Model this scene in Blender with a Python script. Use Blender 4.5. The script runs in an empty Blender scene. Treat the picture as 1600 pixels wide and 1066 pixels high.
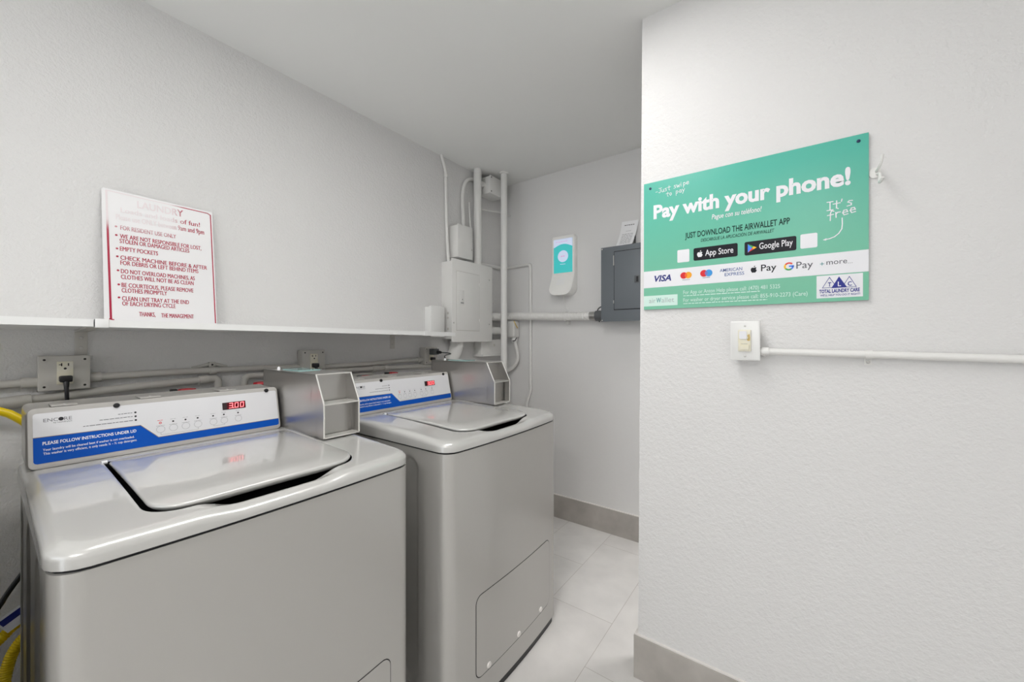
import bpy, bmesh, math, random
from mathutils import Vector, Matrix
random.seed(4)
S = bpy.context.scene
COL = S.collection
V = Vector

# ------------------------------------------------------------------ camera, world, light, exposure
YAW = math.atan(442/606.4)
cam_d = bpy.data.cameras.new('camera'); cam = bpy.data.objects.new('camera', cam_d); COL.objects.link(cam)
cam.location = (0, 0, 1.25); cam.rotation_euler = (math.pi/2, 0, YAW)
cam_d.sensor_width = 36; cam_d.lens = 606.4/1600*36; cam_d.shift_y = -3/1600
cam_d.clip_start = .02
S.camera = cam
w = bpy.data.worlds.new('world'); S.world = w; w.use_nodes = True
w.node_tree.nodes['Background'].inputs[0].default_value = (.9, .95, 1, 1)
w.node_tree.nodes['Background'].inputs[1].default_value = 1.7
LAMP_STRENGTH = 17.5
FAR_FILL = 66.0  # fill light added behind the camera
CAN_FILL = 210.0  # hidden downlight added to brighten the alcove
S.view_settings.view_transform = 'Standard'; S.view_settings.look = 'None'
S.view_settings.gamma = 1; S.view_settings.use_curve_mapping = False
S.view_settings.exposure = 0.12

# room measures (metres): camera stands over the origin
XL, YB, YR, ZC = -1.836, 2.393, 1.437, 2.427
XE, YF = 1.45, -2.1

# ------------------------------------------------------------------ materials
def srgb(r, g, b):
    f = lambda c: (c/255/12.92) if c/255 <= .04045 else ((c/255+.055)/1.055)**2.4
    return (f(r), f(g), f(b), 1)
def mat(name, col, rough=.5, metal=0, coat=0, coat_rough=.05, emit=None, estr=0, bump=None, spec=.5, var=None):
    m = bpy.data.materials.new(name); m.use_nodes = True
    nt = m.node_tree; b = nt.nodes['Principled BSDF']
    b.inputs['Base Color'].default_value = col; b.inputs['Roughness'].default_value = rough
    b.inputs['Metallic'].default_value = metal; b.inputs['Coat Weight'].default_value = coat
    b.inputs['Coat Roughness'].default_value = coat_rough
    b.inputs['Specular IOR Level'].default_value = spec
    if emit:
        b.inputs['Emission Color'].default_value = emit; b.inputs['Emission Strength'].default_value = estr
    tc = None
    if bump or var: tc = nt.nodes.new('ShaderNodeTexCoord')
    if bump:                                     # list of (scale, strength, distance)
        prev = None
        for sc, st, di in bump:
            n = nt.nodes.new('ShaderNodeTexNoise'); n.inputs['Scale'].default_value = sc; n.inputs['Detail'].default_value = 4
            nt.links.new(tc.outputs['Object'], n.inputs['Vector'])
            bp = nt.nodes.new('ShaderNodeBump'); bp.inputs['Strength'].default_value = st; bp.inputs['Distance'].default_value = di
            nt.links.new(n.outputs['Fac'], bp.inputs['Height'])
            if prev: nt.links.new(prev.outputs[0], bp.inputs['Normal'])
            prev = bp
        nt.links.new(prev.outputs[0], b.inputs['Normal'])
    if var:                                      # (scale, other colour, contrast)
        n = nt.nodes.new('ShaderNodeTexNoise'); n.inputs['Scale'].default_value = var[0]; n.inputs['Detail'].default_value = 6
        nt.links.new(tc.outputs['Object'], n.inputs['Vector'])
        r = nt.nodes.new('ShaderNodeValToRGB'); r.color_ramp.elements[0].color = col; r.color_ramp.elements[1].color = var[1]
        r.color_ramp.elements[0].position = .5-var[2]; r.color_ramp.elements[1].position = .5+var[2]
        nt.links.new(n.outputs['Fac'], r.inputs[0]); nt.links.new(r.outputs[0], b.inputs['Base Color'])
    return m
M = {}
M['wall'] = mat('wall_paint', srgb(229, 228, 227), .6, bump=[(26, .12, .012), (95, .5, .005), (230, .35, .003)], spec=.3)
M['wall_smooth'] = mat('wall_paint_fine', srgb(233, 232, 231), .6, bump=[(40, .06, .01), (140, .12, .003)], spec=.3)
M['ceiling'] = mat('ceiling_paint', srgb(242, 242, 240), .75, bump=[(150, .05, .002)], spec=.2)
M['pipe_paint'] = mat('painted_pipe', srgb(236, 235, 232), .4, bump=[(60, .08, .003)], coat=.15, coat_rough=.3)
M['white_paint'] = mat('white_enamel', srgb(238, 238, 236), .35, bump=[(80, .03, .002)])
M['shelf'] = mat('white_melamine', srgb(243, 243, 242), .3)
M['washer'] = mat('platinum_enamel', srgb(189, 187, 183), .33, metal=.25, coat=.5, coat_rough=.12, bump=[(900, .03, .0005)])
M['washer_top'] = mat('platinum_top', srgb(206, 205, 202), .27, metal=.2, coat=.9, coat_rough=.06, bump=[(5, .05, .004)])
M['bezel'] = mat('console_bezel', srgb(196, 193, 189), .3, metal=.25, coat=.5)
M['overlay'] = mat('white_overlay', srgb(229, 229, 232), .3)
M['blue'] = mat('blue_print', srgb(0, 82, 184), .35, spec=.25)
M['tan'] = mat('tan_line', srgb(150, 135, 115), .4)
M['white_print'] = mat('white_print', srgb(246, 246, 248), .4)
M['grey_print'] = mat('grey_print', srgb(120, 120, 124), .5)
M['lightgrey_print'] = mat('pale_grey_print', srgb(172, 172, 174), .5)
M['dark_print'] = mat('dark_print', srgb(32, 32, 38), .5)
M['black'] = mat('black_plastic', srgb(22, 22, 26), .35)
M['dark'] = mat('dark_gap', srgb(16, 16, 20), .6)
M['steel'] = mat('brushed_steel', srgb(186, 184, 181), .3, metal=.85, bump=[(300, .03, .0005)])
M['steel_edge'] = mat('bright_steel_edge', srgb(225, 223, 218), .3, metal=.5)
M['screw'] = mat('screw_metal', srgb(205, 203, 200), .35, metal=.6)
M['led_panel'] = mat('display_window', srgb(60, 4, 14), .2, emit=srgb(140, 4, 26), estr=.16)
M['led_dark'] = mat('display_tint', srgb(52, 38, 40), .2)
M['led'] = mat('led_digit', srgb(255, 60, 70), .3, emit=srgb(255, 105, 110), estr=3.5)
M['red'] = mat('red_handle', srgb(186, 30, 44), .4)
M['grime'] = mat('painted_grey_box', srgb(205, 202, 196), .5, bump=[(70, .1, .003)])
M['ivory'] = mat('ivory_plastic', srgb(232, 226, 200), .4, var=(40, srgb(238, 234, 222), .2))
M['stain'] = mat('brown_stain', srgb(205, 178, 110), .5)
M['slot'] = mat('slot_dark', srgb(40, 36, 34), .6)
M['yellow'] = mat('yellow_coating', srgb(246, 214, 10), .35)
M['greybox'] = mat('grey_panel_enamel', srgb(112, 118, 124), .42, bump=[(200, .03, .001)])
M['greybox_d'] = mat('grey_fitting', srgb(95, 98, 100), .4)
M['paper'] = mat('paper', srgb(250, 250, 252), .8)
M['terminal'] = mat('terminal_plastic', srgb(252, 251, 248), .35)
M['screen_teal'] = mat('screen_teal', srgb(60, 175, 175), .2, emit=srgb(70, 205, 205), estr=.42)
M['screen_white'] = mat('screen_white', srgb(205, 212, 235), .2, emit=srgb(205, 218, 245), estr=.4)
M['screen_pink'] = mat('screen_pink', srgb(225, 170, 190), .2, emit=srgb(225, 170, 190), estr=.3)
M['tealglass'] = mat('teal_reader', srgb(150, 190, 188), .15, coat=.5)
M['board'] = mat('green_board', srgb(98, 196, 170), .32, spec=.4)
def gradient_board():
    m = M['board']; nt = m.node_tree; b = nt.nodes['Principled BSDF']
    tc = nt.nodes.new('ShaderNodeTexCoord'); sp = nt.nodes.new('ShaderNodeSeparateXYZ'); nt.links.new(tc.outputs['Object'], sp.inputs[0])
    mr = nt.nodes.new('ShaderNodeMapRange'); mr.inputs[1].default_value = .08; mr.inputs[2].default_value = .42; nt.links.new(sp.outputs['Z'], mr.inputs[0])
    r = nt.nodes.new('ShaderNodeValToRGB'); r.color_ramp.elements[0].color = srgb(120, 193, 162); r.color_ramp.elements[1].color = srgb(82, 184, 164)
    nt.links.new(mr.outputs[0], r.inputs[0]); nt.links.new(r.outputs[0], b.inputs['Base Color'])
gradient_board()
M['board_edge'] = mat('board_edge', srgb(140, 150, 148), .5)
M['p_white'] = mat('poster_white', srgb(236, 236, 240), .35)
M['p_dark'] = mat('poster_dark', srgb(26, 26, 34), .35, spec=.2)
M['p_green'] = mat('poster_dark_green', srgb(10, 48, 42), .4, spec=.2)
M['p_navy'] = mat('poster_navy', srgb(24, 34, 140), .4)
M['p_visa'] = mat('poster_visa_blue', srgb(22, 34, 120), .4)
M['p_amex'] = mat('poster_slate_blue', srgb(58, 92, 160), .4)
M['p_red'] = mat('poster_red', srgb(222, 20, 32), .4)
M['p_orange'] = mat('poster_orange', srgb(246, 166, 20), .4)
M['p_mid'] = mat('poster_overlap', srgb(240, 100, 10), .4)
M['p_blue'] = mat('poster_blue', srgb(50, 150, 222), .4)
M['p_mauve'] = mat('poster_mauve', srgb(115, 118, 190), .4)
M['g_blue'] = mat('mark_blue', srgb(66, 133, 244), .4)
M['g_red'] = mat('mark_red', srgb(226, 62, 52), .4)
M['g_yel'] = mat('mark_yellow', srgb(250, 190, 10), .4)
M['g_grn'] = mat('mark_green', srgb(52, 168, 83), .4)
M['p_grey'] = mat('poster_grey', srgb(88, 88, 96), .4)
M['p_pale'] = mat('poster_pale', srgb(212, 238, 228), .4)
M['p_airgrey'] = mat('poster_airgrey', srgb(172, 186, 184), .4)
M['p_teal'] = mat('poster_teal', srgb(70, 150, 150), .4)
M['rule_white'] = mat('rules_board', srgb(240, 239, 240), .35)
M['screw_dark'] = mat('dark_blue_screw', srgb(14, 42, 84), .4)
M['tilebase'] = mat('tile_base', srgb(192, 187, 181), .5, var=(9, srgb(168, 163, 157), .22))
M['grout_cap'] = mat('white_caulk', srgb(236, 232, 228), .6)
M['diffuser'] = mat('lamp_diffuser', srgb(255, 255, 255), .5, emit=(1, .985, .965, 1), estr=LAMP_STRENGTH)
M['far_fill'] = mat('far_fill_emitter', srgb(255, 255, 255), .5, emit=(1, .985, .965, 1), estr=FAR_FILL)

M['can_fill'] = mat('can_fill_emitter', srgb(255, 255, 255), .5, emit=(1, .985, .965, 1), estr=CAN_FILL)

def ink():                                       # crimson screen print, worn away at the top left of the rules board
    m = bpy.data.materials.new('crimson_ink'); m.use_nodes = True; nt = m.node_tree; b = nt.nodes['Principled BSDF']
    tc = nt.nodes.new('ShaderNodeTexCoord'); sp = nt.nodes.new('ShaderNodeSeparateXYZ'); nt.links.new(tc.outputs['Object'], sp.inputs[0])
    def rng(out, a, c, y0=0, y1=1):
        n = nt.nodes.new('ShaderNodeMapRange'); n.interpolation_type = 'SMOOTHSTEP'
        n.inputs[1].default_value = a; n.inputs[2].default_value = c; n.inputs[3].default_value = y0; n.inputs[4].default_value = y1
        nt.links.new(out, n.inputs[0]); return n.outputs[0]
    nz = nt.nodes.new('ShaderNodeTexNoise'); nz.inputs['Scale'].default_value = 45; nt.links.new(tc.outputs['Object'], nz.inputs['Vector'])
    a = rng(sp.outputs['Z'], .29, .365); c = rng(sp.outputs['Y'], .155, .225, 1, 0)
    mu = nt.nodes.new('ShaderNodeMath'); mu.operation = 'MULTIPLY'; nt.links.new(a, mu.inputs[0]); nt.links.new(c, mu.inputs[1])
    ad = nt.nodes.new('ShaderNodeMath'); ad.operation = 'MULTIPLY_ADD'; nt.links.new(nz.outputs['Fac'], ad.inputs[0]); ad.inputs[1].default_value = .25
    nt.links.new(mu.outputs[0], ad.inputs[2])
    f = rng(ad.outputs[0], .1, 1.05)
    mx = nt.nodes.new('ShaderNodeMix'); mx.data_type = 'RGBA'; nt.links.new(f, mx.inputs[0])
    mx.inputs[6].default_value = srgb(176, 14, 60); mx.inputs[7].default_value = srgb(238, 228, 230)
    nt.links.new(mx.outputs[2], b.inputs['Base Color']); b.inputs['Roughness'].default_value = .4
    return m
M['ink'] = ink()

def floor_mat():
    m = bpy.data.materials.new('floor_tile'); m.use_nodes = True; nt = m.node_tree; b = nt.nodes['Principled BSDF']
    tc = nt.nodes.new('ShaderNodeTexCoord'); sp = nt.nodes.new('ShaderNodeSeparateXYZ'); cb = nt.nodes.new('ShaderNodeCombineXYZ')
    nt.links.new(tc.outputs['Object'], sp.inputs[0])
    def add(out, k):
        n = nt.nodes.new('ShaderNodeMath'); n.operation = 'ADD'; n.inputs[1].default_value = k; nt.links.new(out, n.inputs[0]); return n.outputs[0]
    nt.links.new(add(sp.outputs['Y'], -1.36+.607*8), cb.inputs[0]); nt.links.new(add(sp.outputs['X'], .95+.302*20), cb.inputs[1])
    br = nt.nodes.new('ShaderNodeTexBrick'); nt.links.new(cb.outputs[0], br.inputs['Vector'])
    br.offset = .547; br.offset_frequency = 2; br.squash = 1
    br.inputs['Scale'].default_value = 1; br.inputs['Mortar Size'].default_value = .0011; br.inputs['Mortar Smooth'].default_value = .1
    br.inputs['Brick Width'].default_value = .607; br.inputs['Row Height'].default_value = .302
    br.inputs['Color1'].default_value = srgb(229, 227, 224); br.inputs['Color2'].default_value = srgb(223, 220, 217); br.inputs['Mortar'].default_value = srgb(186, 180, 174)
    n = nt.nodes.new('ShaderNodeTexNoise'); n.inputs['Scale'].default_value = 7; n.inputs['Detail'].default_value = 7; nt.links.new(tc.outputs['Object'], n.inputs['Vector'])
    r = nt.nodes.new('ShaderNodeMapRange'); r.inputs[1].default_value = .3; r.inputs[2].default_value = .7; r.inputs[3].default_value = .90; r.inputs[4].default_value = 1.03
    nt.links.new(n.outputs['Fac'], r.inputs[0])
    mx = nt.nodes.new('ShaderNodeMix'); mx.data_type = 'RGBA'; mx.blend_type = 'MULTIPLY'; mx.inputs[0].default_value = 1
    nt.links.new(br.outputs['Color'], mx.inputs[6]); nt.links.new(r.outputs[0], mx.inputs[7]); nt.links.new(mx.outputs[2], b.inputs['Base Color'])
    b.inputs['Roughness'].default_value = .38
    return m
M['floor'] = floor_mat()

# ------------------------------------------------------------------ mesh helpers
class MB:
    def __init__(s): s.bm = bmesh.new(); s.mats = []
    def mi(s, m):
        if m not in s.mats: s.mats.append(m)
        return s.mats.index(m)
    def _paint(s, faces, m, smooth=False):
        i = s.mi(m)
        for f in faces: f.material_index = i; f.smooth = smooth
    def box(s, a, b, m, bev=0, seg=2, rot=None):
        lo = V([min(a[i], b[i]) for i in range(3)]); hi = V([max(a[i], b[i]) for i in range(3)])
        t = bmesh.new(); bmesh.ops.create_cube(t, size=1)
        for v in t.verts: v.co = V([(lo[i]+hi[i])/2+v.co[i]*(hi[i]-lo[i]) for i in range(3)])
        if bev: bmesh.ops.bevel(t, geom=t.edges[:], offset=bev, segments=seg, affect='EDGES', profile=.5)
        if rot: bmesh.ops.transform(t, matrix=rot, verts=t.verts)
        s.merge(t, m, bev > 0)
    def merge(s, t, m, smooth=False):
        i = s.mi(m); mp = {v: s.bm.verts.new(v.co) for v in t.verts}
        for f in t.faces:
            try: g = s.bm.faces.new([mp[v] for v in f.verts])
            except ValueError: continue
            g.material_index = i; g.smooth = smooth
        t.free()
    def poly(s, pts, m):
        f = s.bm.faces.new([s.bm.verts.new(V(p)) for p in pts]); s._paint([f], m)
    def prism(s, pts, d, m, m_side=None):            # polygon pushed along vector d
        d = V(d); a = [s.bm.verts.new(V(p)) for p in pts]; b = [s.bm.verts.new(V(p)+d) for p in pts]
        n = len(pts)
        s._paint([s.bm.faces.new(list(reversed(a))), s.bm.faces.new(b)], m)
        s._paint([s.bm.faces.new((a[i], a[(i+1) % n], b[(i+1) % n], b[i])) for i in range(n)], m_side or m)
    def tube(s, pts, r, m, n=12, smooth=0, cap=True):
        pts = [V(p) for p in pts]
        rs = r if isinstance(r, (list, tuple)) else None
        for _ in range(smooth):
            q = [pts[0]]
            for i in range(len(pts)-1):
                a, b = pts[i], pts[i+1]
                if i > 0: q.append(a*.75+b*.25)
                if i < len(pts)-2: q.append(a*.25+b*.75)
            q.append(pts[-1]); pts = q
        ring = []; T0 = None; nrm = None
        for i, p in enumerate(pts):
            if i == 0: T = (pts[1]-p)
            elif i == len(pts)-1: T = (p-pts[i-1])
            else: T = (pts[i+1]-p).normalized()+(p-pts[i-1]).normalized()
            T.normalize()
            if nrm is None:
                nrm = T.orthogonal().normalized()
            else:
                nrm = (nrm-T*nrm.dot(T)).normalized()
            bn = T.cross(nrm); rr = rs[i] if rs else r
            k = 1.0
            if 0 < i < len(pts)-1:
                c = (pts[i+1]-p).normalized().dot(T); k = 1/max(c, .6)
            ring.append([s.bm.verts.new(p+(nrm*math.cos(2*math.pi*j/n)+bn*math.sin(2*math.pi*j/n))*rr*(k if k < 1.2 else 1.2)) for j in range(n)])
        fs = []
        for a, b in zip(ring, ring[1:]):
            for j in range(n): fs.append(s.bm.faces.new((a[j], a[(j+1) % n], b[(j+1) % n], b[j])))
        s._paint(fs, m, True)
        if cap: s._paint([s.bm.faces.new(list(reversed(ring[0]))), s.bm.faces.new(ring[-1])], m)
    def corrugated(s, pts, r, m, pitch=.006, depth=.12, n=14, smooth=2):
        pts = [V(p) for p in pts]
        for _ in range(smooth):
            q = [pts[0]]
            for i in range(len(pts)-1):
                a, b = pts[i], pts[i+1]
                if i > 0: q.append(a*.75+b*.25)
                if i < len(pts)-2: q.append(a*.25+b*.75)
            q.append(pts[-1]); pts = q
        out = []; L = 0
        for a, b in zip(pts, pts[1:]):
            d = (b-a).length; k = max(1, round(d/(pitch/2)))
            for i in range(k): out.append(a+(b-a)*i/k)
        out.append(pts[-1])
        s.tube(out, [r*(1-(depth if i % 2 else 0)) for i in range(len(out))], m, n)
    def cyl(s, a, b, r, m, n=20): s.tube([a, b], r, m, n)
    def ring_loft(s, loops, m, cap0=True, cap1=True, smooth=True, mats=None):
        vs = [[s.bm.verts.new(V(p)) for p in L] for L in loops]; n = len(vs[0])
        for k, (a, b) in enumerate(zip(vs, vs[1:])):
            fs = [s.bm.faces.new((a[j], a[(j+1) % n], b[(j+1) % n], b[j])) for j in range(n)]
            s._paint(fs, mats[k] if mats else m, smooth)
        if cap0: s._paint([s.bm.faces.new(list(reversed(vs[0])))], mats[0] if mats else m)
        if cap1: s._paint([s.bm.faces.new(vs[-1])], mats[-1] if mats else m)
    def build(s, name, parent=None, at=None, sharp=40, kind=None):
        bmesh.ops.recalc_face_normals(s.bm, faces=s.bm.faces[:])
        at = V(at) if at is not None else (V(parent['_at']) if parent is not None and '_at' in parent else None)
        if at is not None: bmesh.ops.translate(s.bm, vec=-at, verts=s.bm.verts[:])
        me = bpy.data.meshes.new(name); s.bm.to_mesh(me); s.bm.free()
        for m in s.mats: me.materials.append(m)
        me.set_sharp_from_angle(angle=math.radians(sharp))
        o = bpy.data.objects.new(name, me); COL.objects.link(o)
        if parent is not None:
            o.parent = parent
            if at is not None: o['_at'] = tuple(at)
            if parent.type == 'MESH' and '_at' in parent: o.location = (0, 0, 0)
        elif at is not None: o.location = at
        if kind: o['kind'] = kind
        return o
def thing(name, at, label, cat, group=None):
    o = bpy.data.objects.new(name, None); COL.objects.link(o); o.location = at; o.empty_display_size = .05
    o['_at'] = tuple(at); o['label'] = label; o['category'] = cat
    if group: o['group'] = group
    return o
def tag(o, label, cat, group=None):
    o['label'] = label; o['category'] = cat
    if group: o['group'] = group
    return o
def rrect(x0, x1, y0, y1, r, n=6):
    r = r if isinstance(r, (list, tuple)) else [r]*4       # corner radii: (x1,y1),(x0,y1),(x0,y0),(x1,y0)
    out = []
    for (cx, cy, a0, rr) in ((x1-r[0], y1-r[0], 0, r[0]), (x0+r[1], y1-r[1], 90, r[1]), (x0+r[2], y0+r[2], 180, r[2]), (x1-r[3], y0+r[3], 270, r[3])):
        for i in range(n+1):
            a = math.radians(a0+90*i/n); out.append((cx+rr*math.cos(a), cy+rr*math.sin(a)))
    return out
def circle(cx, cy, r, n=24): return [(cx+r*math.cos(2*math.pi*i/n), cy+r*math.sin(2*math.pi*i/n)) for i in range(n)]
def annulus_strip(mb, cx, cy, r0, r1, F, m, a0=0, a1=360, n=28):
    for i in range(n):
        a = math.radians(a0+(a1-a0)*i/n); b = math.radians(a0+(a1-a0)*(i+1)/n)
        mb.poly([F(cx+r1*math.cos(a), cy+r1*math.sin(a)), F(cx+r1*math.cos(b), cy+r1*math.sin(b)), F(cx+r0*math.cos(b), cy+r0*math.sin(b)), F(cx+r0*math.cos(a), cy+r0*math.sin(a))], m)
def stroke(mb, pts, wd, F, m):                              # flat pen stroke in a print plane
    for (x0, y0), (x1, y1) in zip(pts, pts[1:]):
        d = math.hypot(x1-x0, y1-y0) or 1e-9; ux, uy = (x1-x0)/d*wd/2, (y1-y0)/d*wd/2
        mb.poly([F(x0-ux-uy, y0-uy+ux), F(x0-ux+uy, y0-uy-ux), F(x1+ux+uy, y1+uy-ux), F(x1+ux-uy, y1+uy+ux)], m)
# --- lettering: font outlines turned to mesh
_cap = None
def text_mesh(body, bold=0, shear=0):
    c = bpy.data.curves.new('lettering', 'FONT'); c.body = body; c.size = 1; c.offset = bold; c.shear = shear; c.resolution_u = 3
    o = bpy.data.objects.new('lettering', c); COL.objects.link(o); bpy.context.view_layer.update()
    dg = bpy.context.evaluated_depsgraph_get(); me = bpy.data.meshes.new_from_object(o.evaluated_get(dg))
    bpy.data.objects.remove(o); bpy.data.curves.remove(c); return me
def text(mb, body, x, y, F, m, width=None, cap=None, bold=0, shear=0, align='L', mfun=None):
    global _cap
    if _cap is None:
        t = text_mesh('H'); _cap = max(v.co.y for v in t.vertices)-min(v.co.y for v in t.vertices); bpy.data.meshes.remove(t)
    me = text_mesh(body, bold, shear)
    xs = [v.co.x for v in me.vertices]; x0, x1 = min(xs), max(xs)
    sy = cap/_cap if cap else width/(x1-x0); sx = width/(x1-x0) if width else sy
    wdt = (x1-x0)*sx; ox = x - (0 if align == 'L' else wdt/2 if align == 'C' else wdt)
    i = mb.mi(m); vs = [mb.bm.verts.new(V(F(ox+(v.co.x-x0)*sx, y+v.co.y*sy))) for v in me.vertices]
    for p in me.polygons:
        try: f = mb.bm.faces.new([vs[k] for k in p.vertices])
        except ValueError: continue
        f.material_index = i
    bpy.data.meshes.remove(me)
def dashes(mb, x0, x1, y, h, F, m, wmin=.004, wmax=.012, gap=.0018):   # print too small to read in the photograph
    x = x0
    while x < x1-.001:
        d = min(random.uniform(wmin, wmax), x1-x); mb.poly([F(x, y), F(x+d, y), F(x+d, y+h), F(x, y+h)], m); x += d+gap

# ------------------------------------------------------------------ setting
def struct(name, mb): o = mb.build(name, kind='structure'); return o
b = MB(); b.box((XL-.1, YF-.1, -.08), (XE+.1, YB+.1, 0), M['floor']); struct('floor', b)
b = MB(); b.box((XL-.1, YF-.1, ZC), (XE+.1, YB+.1, ZC+.1), M['ceiling']); struct('ceiling', b)
b = MB(); b.box((XL-.1, YF-.1, 0), (XL, YB+.1, ZC), M['wall']); struct('wall_left', b)
b = MB(); b.box((XL, YB, 0), (XE, YB+.1, ZC), M['wall_smooth']); struct('wall_back', b)
b = MB()                                                    # the jutting wall on the right, its corner slightly out of plumb
YS = YR+.13  # thin slab leaves an unseen passage, added to light the alcove
pl = [(-.470, YR, 0), (XE, YR, 0), (XE, YS, 0), (-.470, YS, 0)]; pt = [(-.454, YR, ZC), (XE, YR, ZC), (XE, YS, ZC), (-.454, YS, ZC)]
b.ring_loft([pl, pt], M['wall'], smooth=False); struct('wall_right', b)
b = MB(); b.box((XE, YF-.1, 0), (XE+.1, YB+.1, ZC), M['wall_smooth']); struct('wall_side', b)
b = MB()                                                    # unseen wall behind the camera, its opening added to let in fill light
b.box((XL, YF-.1, 0), (-1.65, YF, ZC), M['wall_smooth']); b.box((-.2, YF-.1, 0), (XE, YF, ZC), M['wall_smooth']); b.box((-1.65, YF-.1, 2.1), (-.2, YF, ZC), M['wall_smooth']); struct('wall_front', b)
def baseb(name, p0, p1, inward):
    m = MB(); a = V(p0); c = V(p1); n = V(inward)
    m.box(a, c+n*.011+V((0, 0, .156)), M['tilebase']); m.box(a+V((0, 0, .156)), c+n*.008+V((0, 0, .1605)), M['grout_cap'])
    struct(name, m)
baseb('baseboard_back', (XL, YB, 0), (XE, YB, 0), (0, -1, 0))
baseb('baseboard_right', (-.482, YR, 0), (XE, YR, 0), (0, -1, 0))
b = MB(); b.box((-.482, YR, 0), (-.470, YS, .156), M['tilebase']); b.box((-.480, YR, .156), (-.4685, YS, .1605), M['grout_cap']); struct('baseboard_corner', b)
b = MB(); b.box((XL, YF, 0), (XL+.011, YB-.012, .156), M['tilebase']); struct('baseboard_left', b)

# ------------------------------------------------------------------ ceiling lamps: the aisle lamp, and unseen ones added as fill
def lamp(at, label, dm):  # round lamp, used only for the added fill behind the camera
    t = thing('ceiling_lamp', at, label, 'ceiling lamp')
    x, y, z = at; r = .17
    m = MB(); N = 40
    ci = lambda R, zz: [(x+R*math.cos(2*math.pi*i/N), y+R*math.sin(2*math.pi*i/N), zz) for i in range(N)]
    m.ring_loft([ci(r*.9, z), ci(r, z-.01), ci(r, z-.062), ci(r-.006, z-.066), ci(r-.012, z-.06), ci(r-.012, z-.03)], M['white_paint'], cap1=False); m.build('housing', t)
    m = MB(); m.ring_loft([ci(r-.013, z-.045), ci(r-.016, z-.075), ci(r-.035, z-.095), ci(r-.08, z-.108), ci(.02, z-.112)], dm); m.build('diffuser', t)
def strip_lamp(at, label, L, W):                             # recessed troffer, its trim nearly flush with the ceiling
    t = thing('ceiling_lamp', at, label, 'ceiling lamp')
    x, y, z = at
    m = MB()
    for q in (-1, 1): m.box((x+q*W/2, y-L/2-.014, z-.011), (x+q*(W/2+.014), y+L/2+.014, z), M['white_paint'], .002); m.box((x-W/2, y+q*L/2, z-.011), (x+W/2, y+q*(L/2+.014), z), M['white_paint'], .002)
    m.build('trim', t)
    m = MB(); m.box((x-W/2+.0005, y-L/2+.0005, z-.007), (x+W/2-.0005, y+L/2-.0005, z-.0005), M['diffuser']); m.build('diffuser', t)
strip_lamp((-.58, .47, ZC), 'long white ceiling lamp over the aisle in front of the washers', 1.20, .20)
def can_fill_lamp(at, label):  # hidden can, added so its floor bounce lifts the alcove
    t = thing('ceiling_lamp', at, label, 'ceiling lamp'); x, y, z = at; N = 32; r = .11
    ci = lambda R, zz: [(x+R*math.cos(2*math.pi*i/N), y+R*math.sin(2*math.pi*i/N), zz) for i in range(N)]
    m = MB(); m.ring_loft([ci(r, z), ci(r, z-.30), ci(r-.004, z-.30), ci(r-.004, z-.06), ci(.01, z-.06)], M['white_paint'], cap1=False); m.build('housing', t)
    m = MB(); m.ring_loft([ci(r-.006, z-.062), ci(r-.02, z-.07), ci(.02, z-.074)], M['can_fill']); m.build('diffuser', t)
can_fill_lamp((-.12, 1.95, ZC), 'unseen cylinder downlight added behind the right wall to fill the alcove')
lamp((.10, -1.25, ZC), 'unseen round ceiling lamp added behind the camera as fill light', M['far_fill'])

# ------------------------------------------------------------------ washing machines (local frame: x to the front, y along the wall, origin on the floor)
CA = math.atan2(.032, .138); CE = (-math.sin(CA), math.cos(CA)); CN = (math.cos(CA), math.sin(CA))
def con(y, t, d=0):                                          # console face: y along, t up the face, d off the face
    return (-.192+CE[0]*t+CN[0]*d, y-.399, .947+CE[1]*t+CN[1]*d)
def resample(poly, cx, cy, n):
    """outline resampled by angle about (cx, cy)"""
    out = []
    m = len(poly)
    for k in range(n):
        a = 2*math.pi*k/n; dx, dy = math.cos(a), math.sin(a); best = None
        for i in range(m):
            (x0, y0), (x1, y1) = poly[i], poly[(i+1) % m]
            ex, ey = x1-x0, y1-y0; den = dx*ey-dy*ex
            if abs(den) < 1e-12: continue
            t = ((x0-cx)*ey-(y0-cy)*ex)/den; u = ((x0-cx)*dy-(y0-cy)*dx)/den
            if t > 0 and -1e-9 <= u <= 1+1e-9 and (best is None or t > best): best = t
        out.append((cx+dx*best, cy+dy*best))
    return out
def sst(a, b, x):
    t = min(1, max(0, (x-a)/(b-a))); return t*t*(3-2*t)
def bow(x, y): return x-.012*(y/.3)**2*sst(0, .3, x)
def outline(x0, x1, hw, r, rb): 
    p = rrect(x0, x1, -hw, hw, [r, rb, rb, r], 8)
    # extra points along the straight sides
    q = []
    for i in range(len(p)):
        a, c = p[i], p[(i+1) % len(p)]; k = max(1, int(math.hypot(c[0]-a[0], c[1]-a[1])/.03))
        for j in range(k): q.append((a[0]+(c[0]-a[0])*j/k, a[1]+(c[1]-a[1])*j/k))
    return [(bow(x, y), y) for x, y in q]
def deck_z(x, y):
    z = .945-.021*max(0, (x+.12)/.47)**1.3
    z -= .020*(1-sst(.075, .15, abs(y+.004)))*sst(.20, .285, x)*(1-sst(.29, .345, x))
    return z
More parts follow.
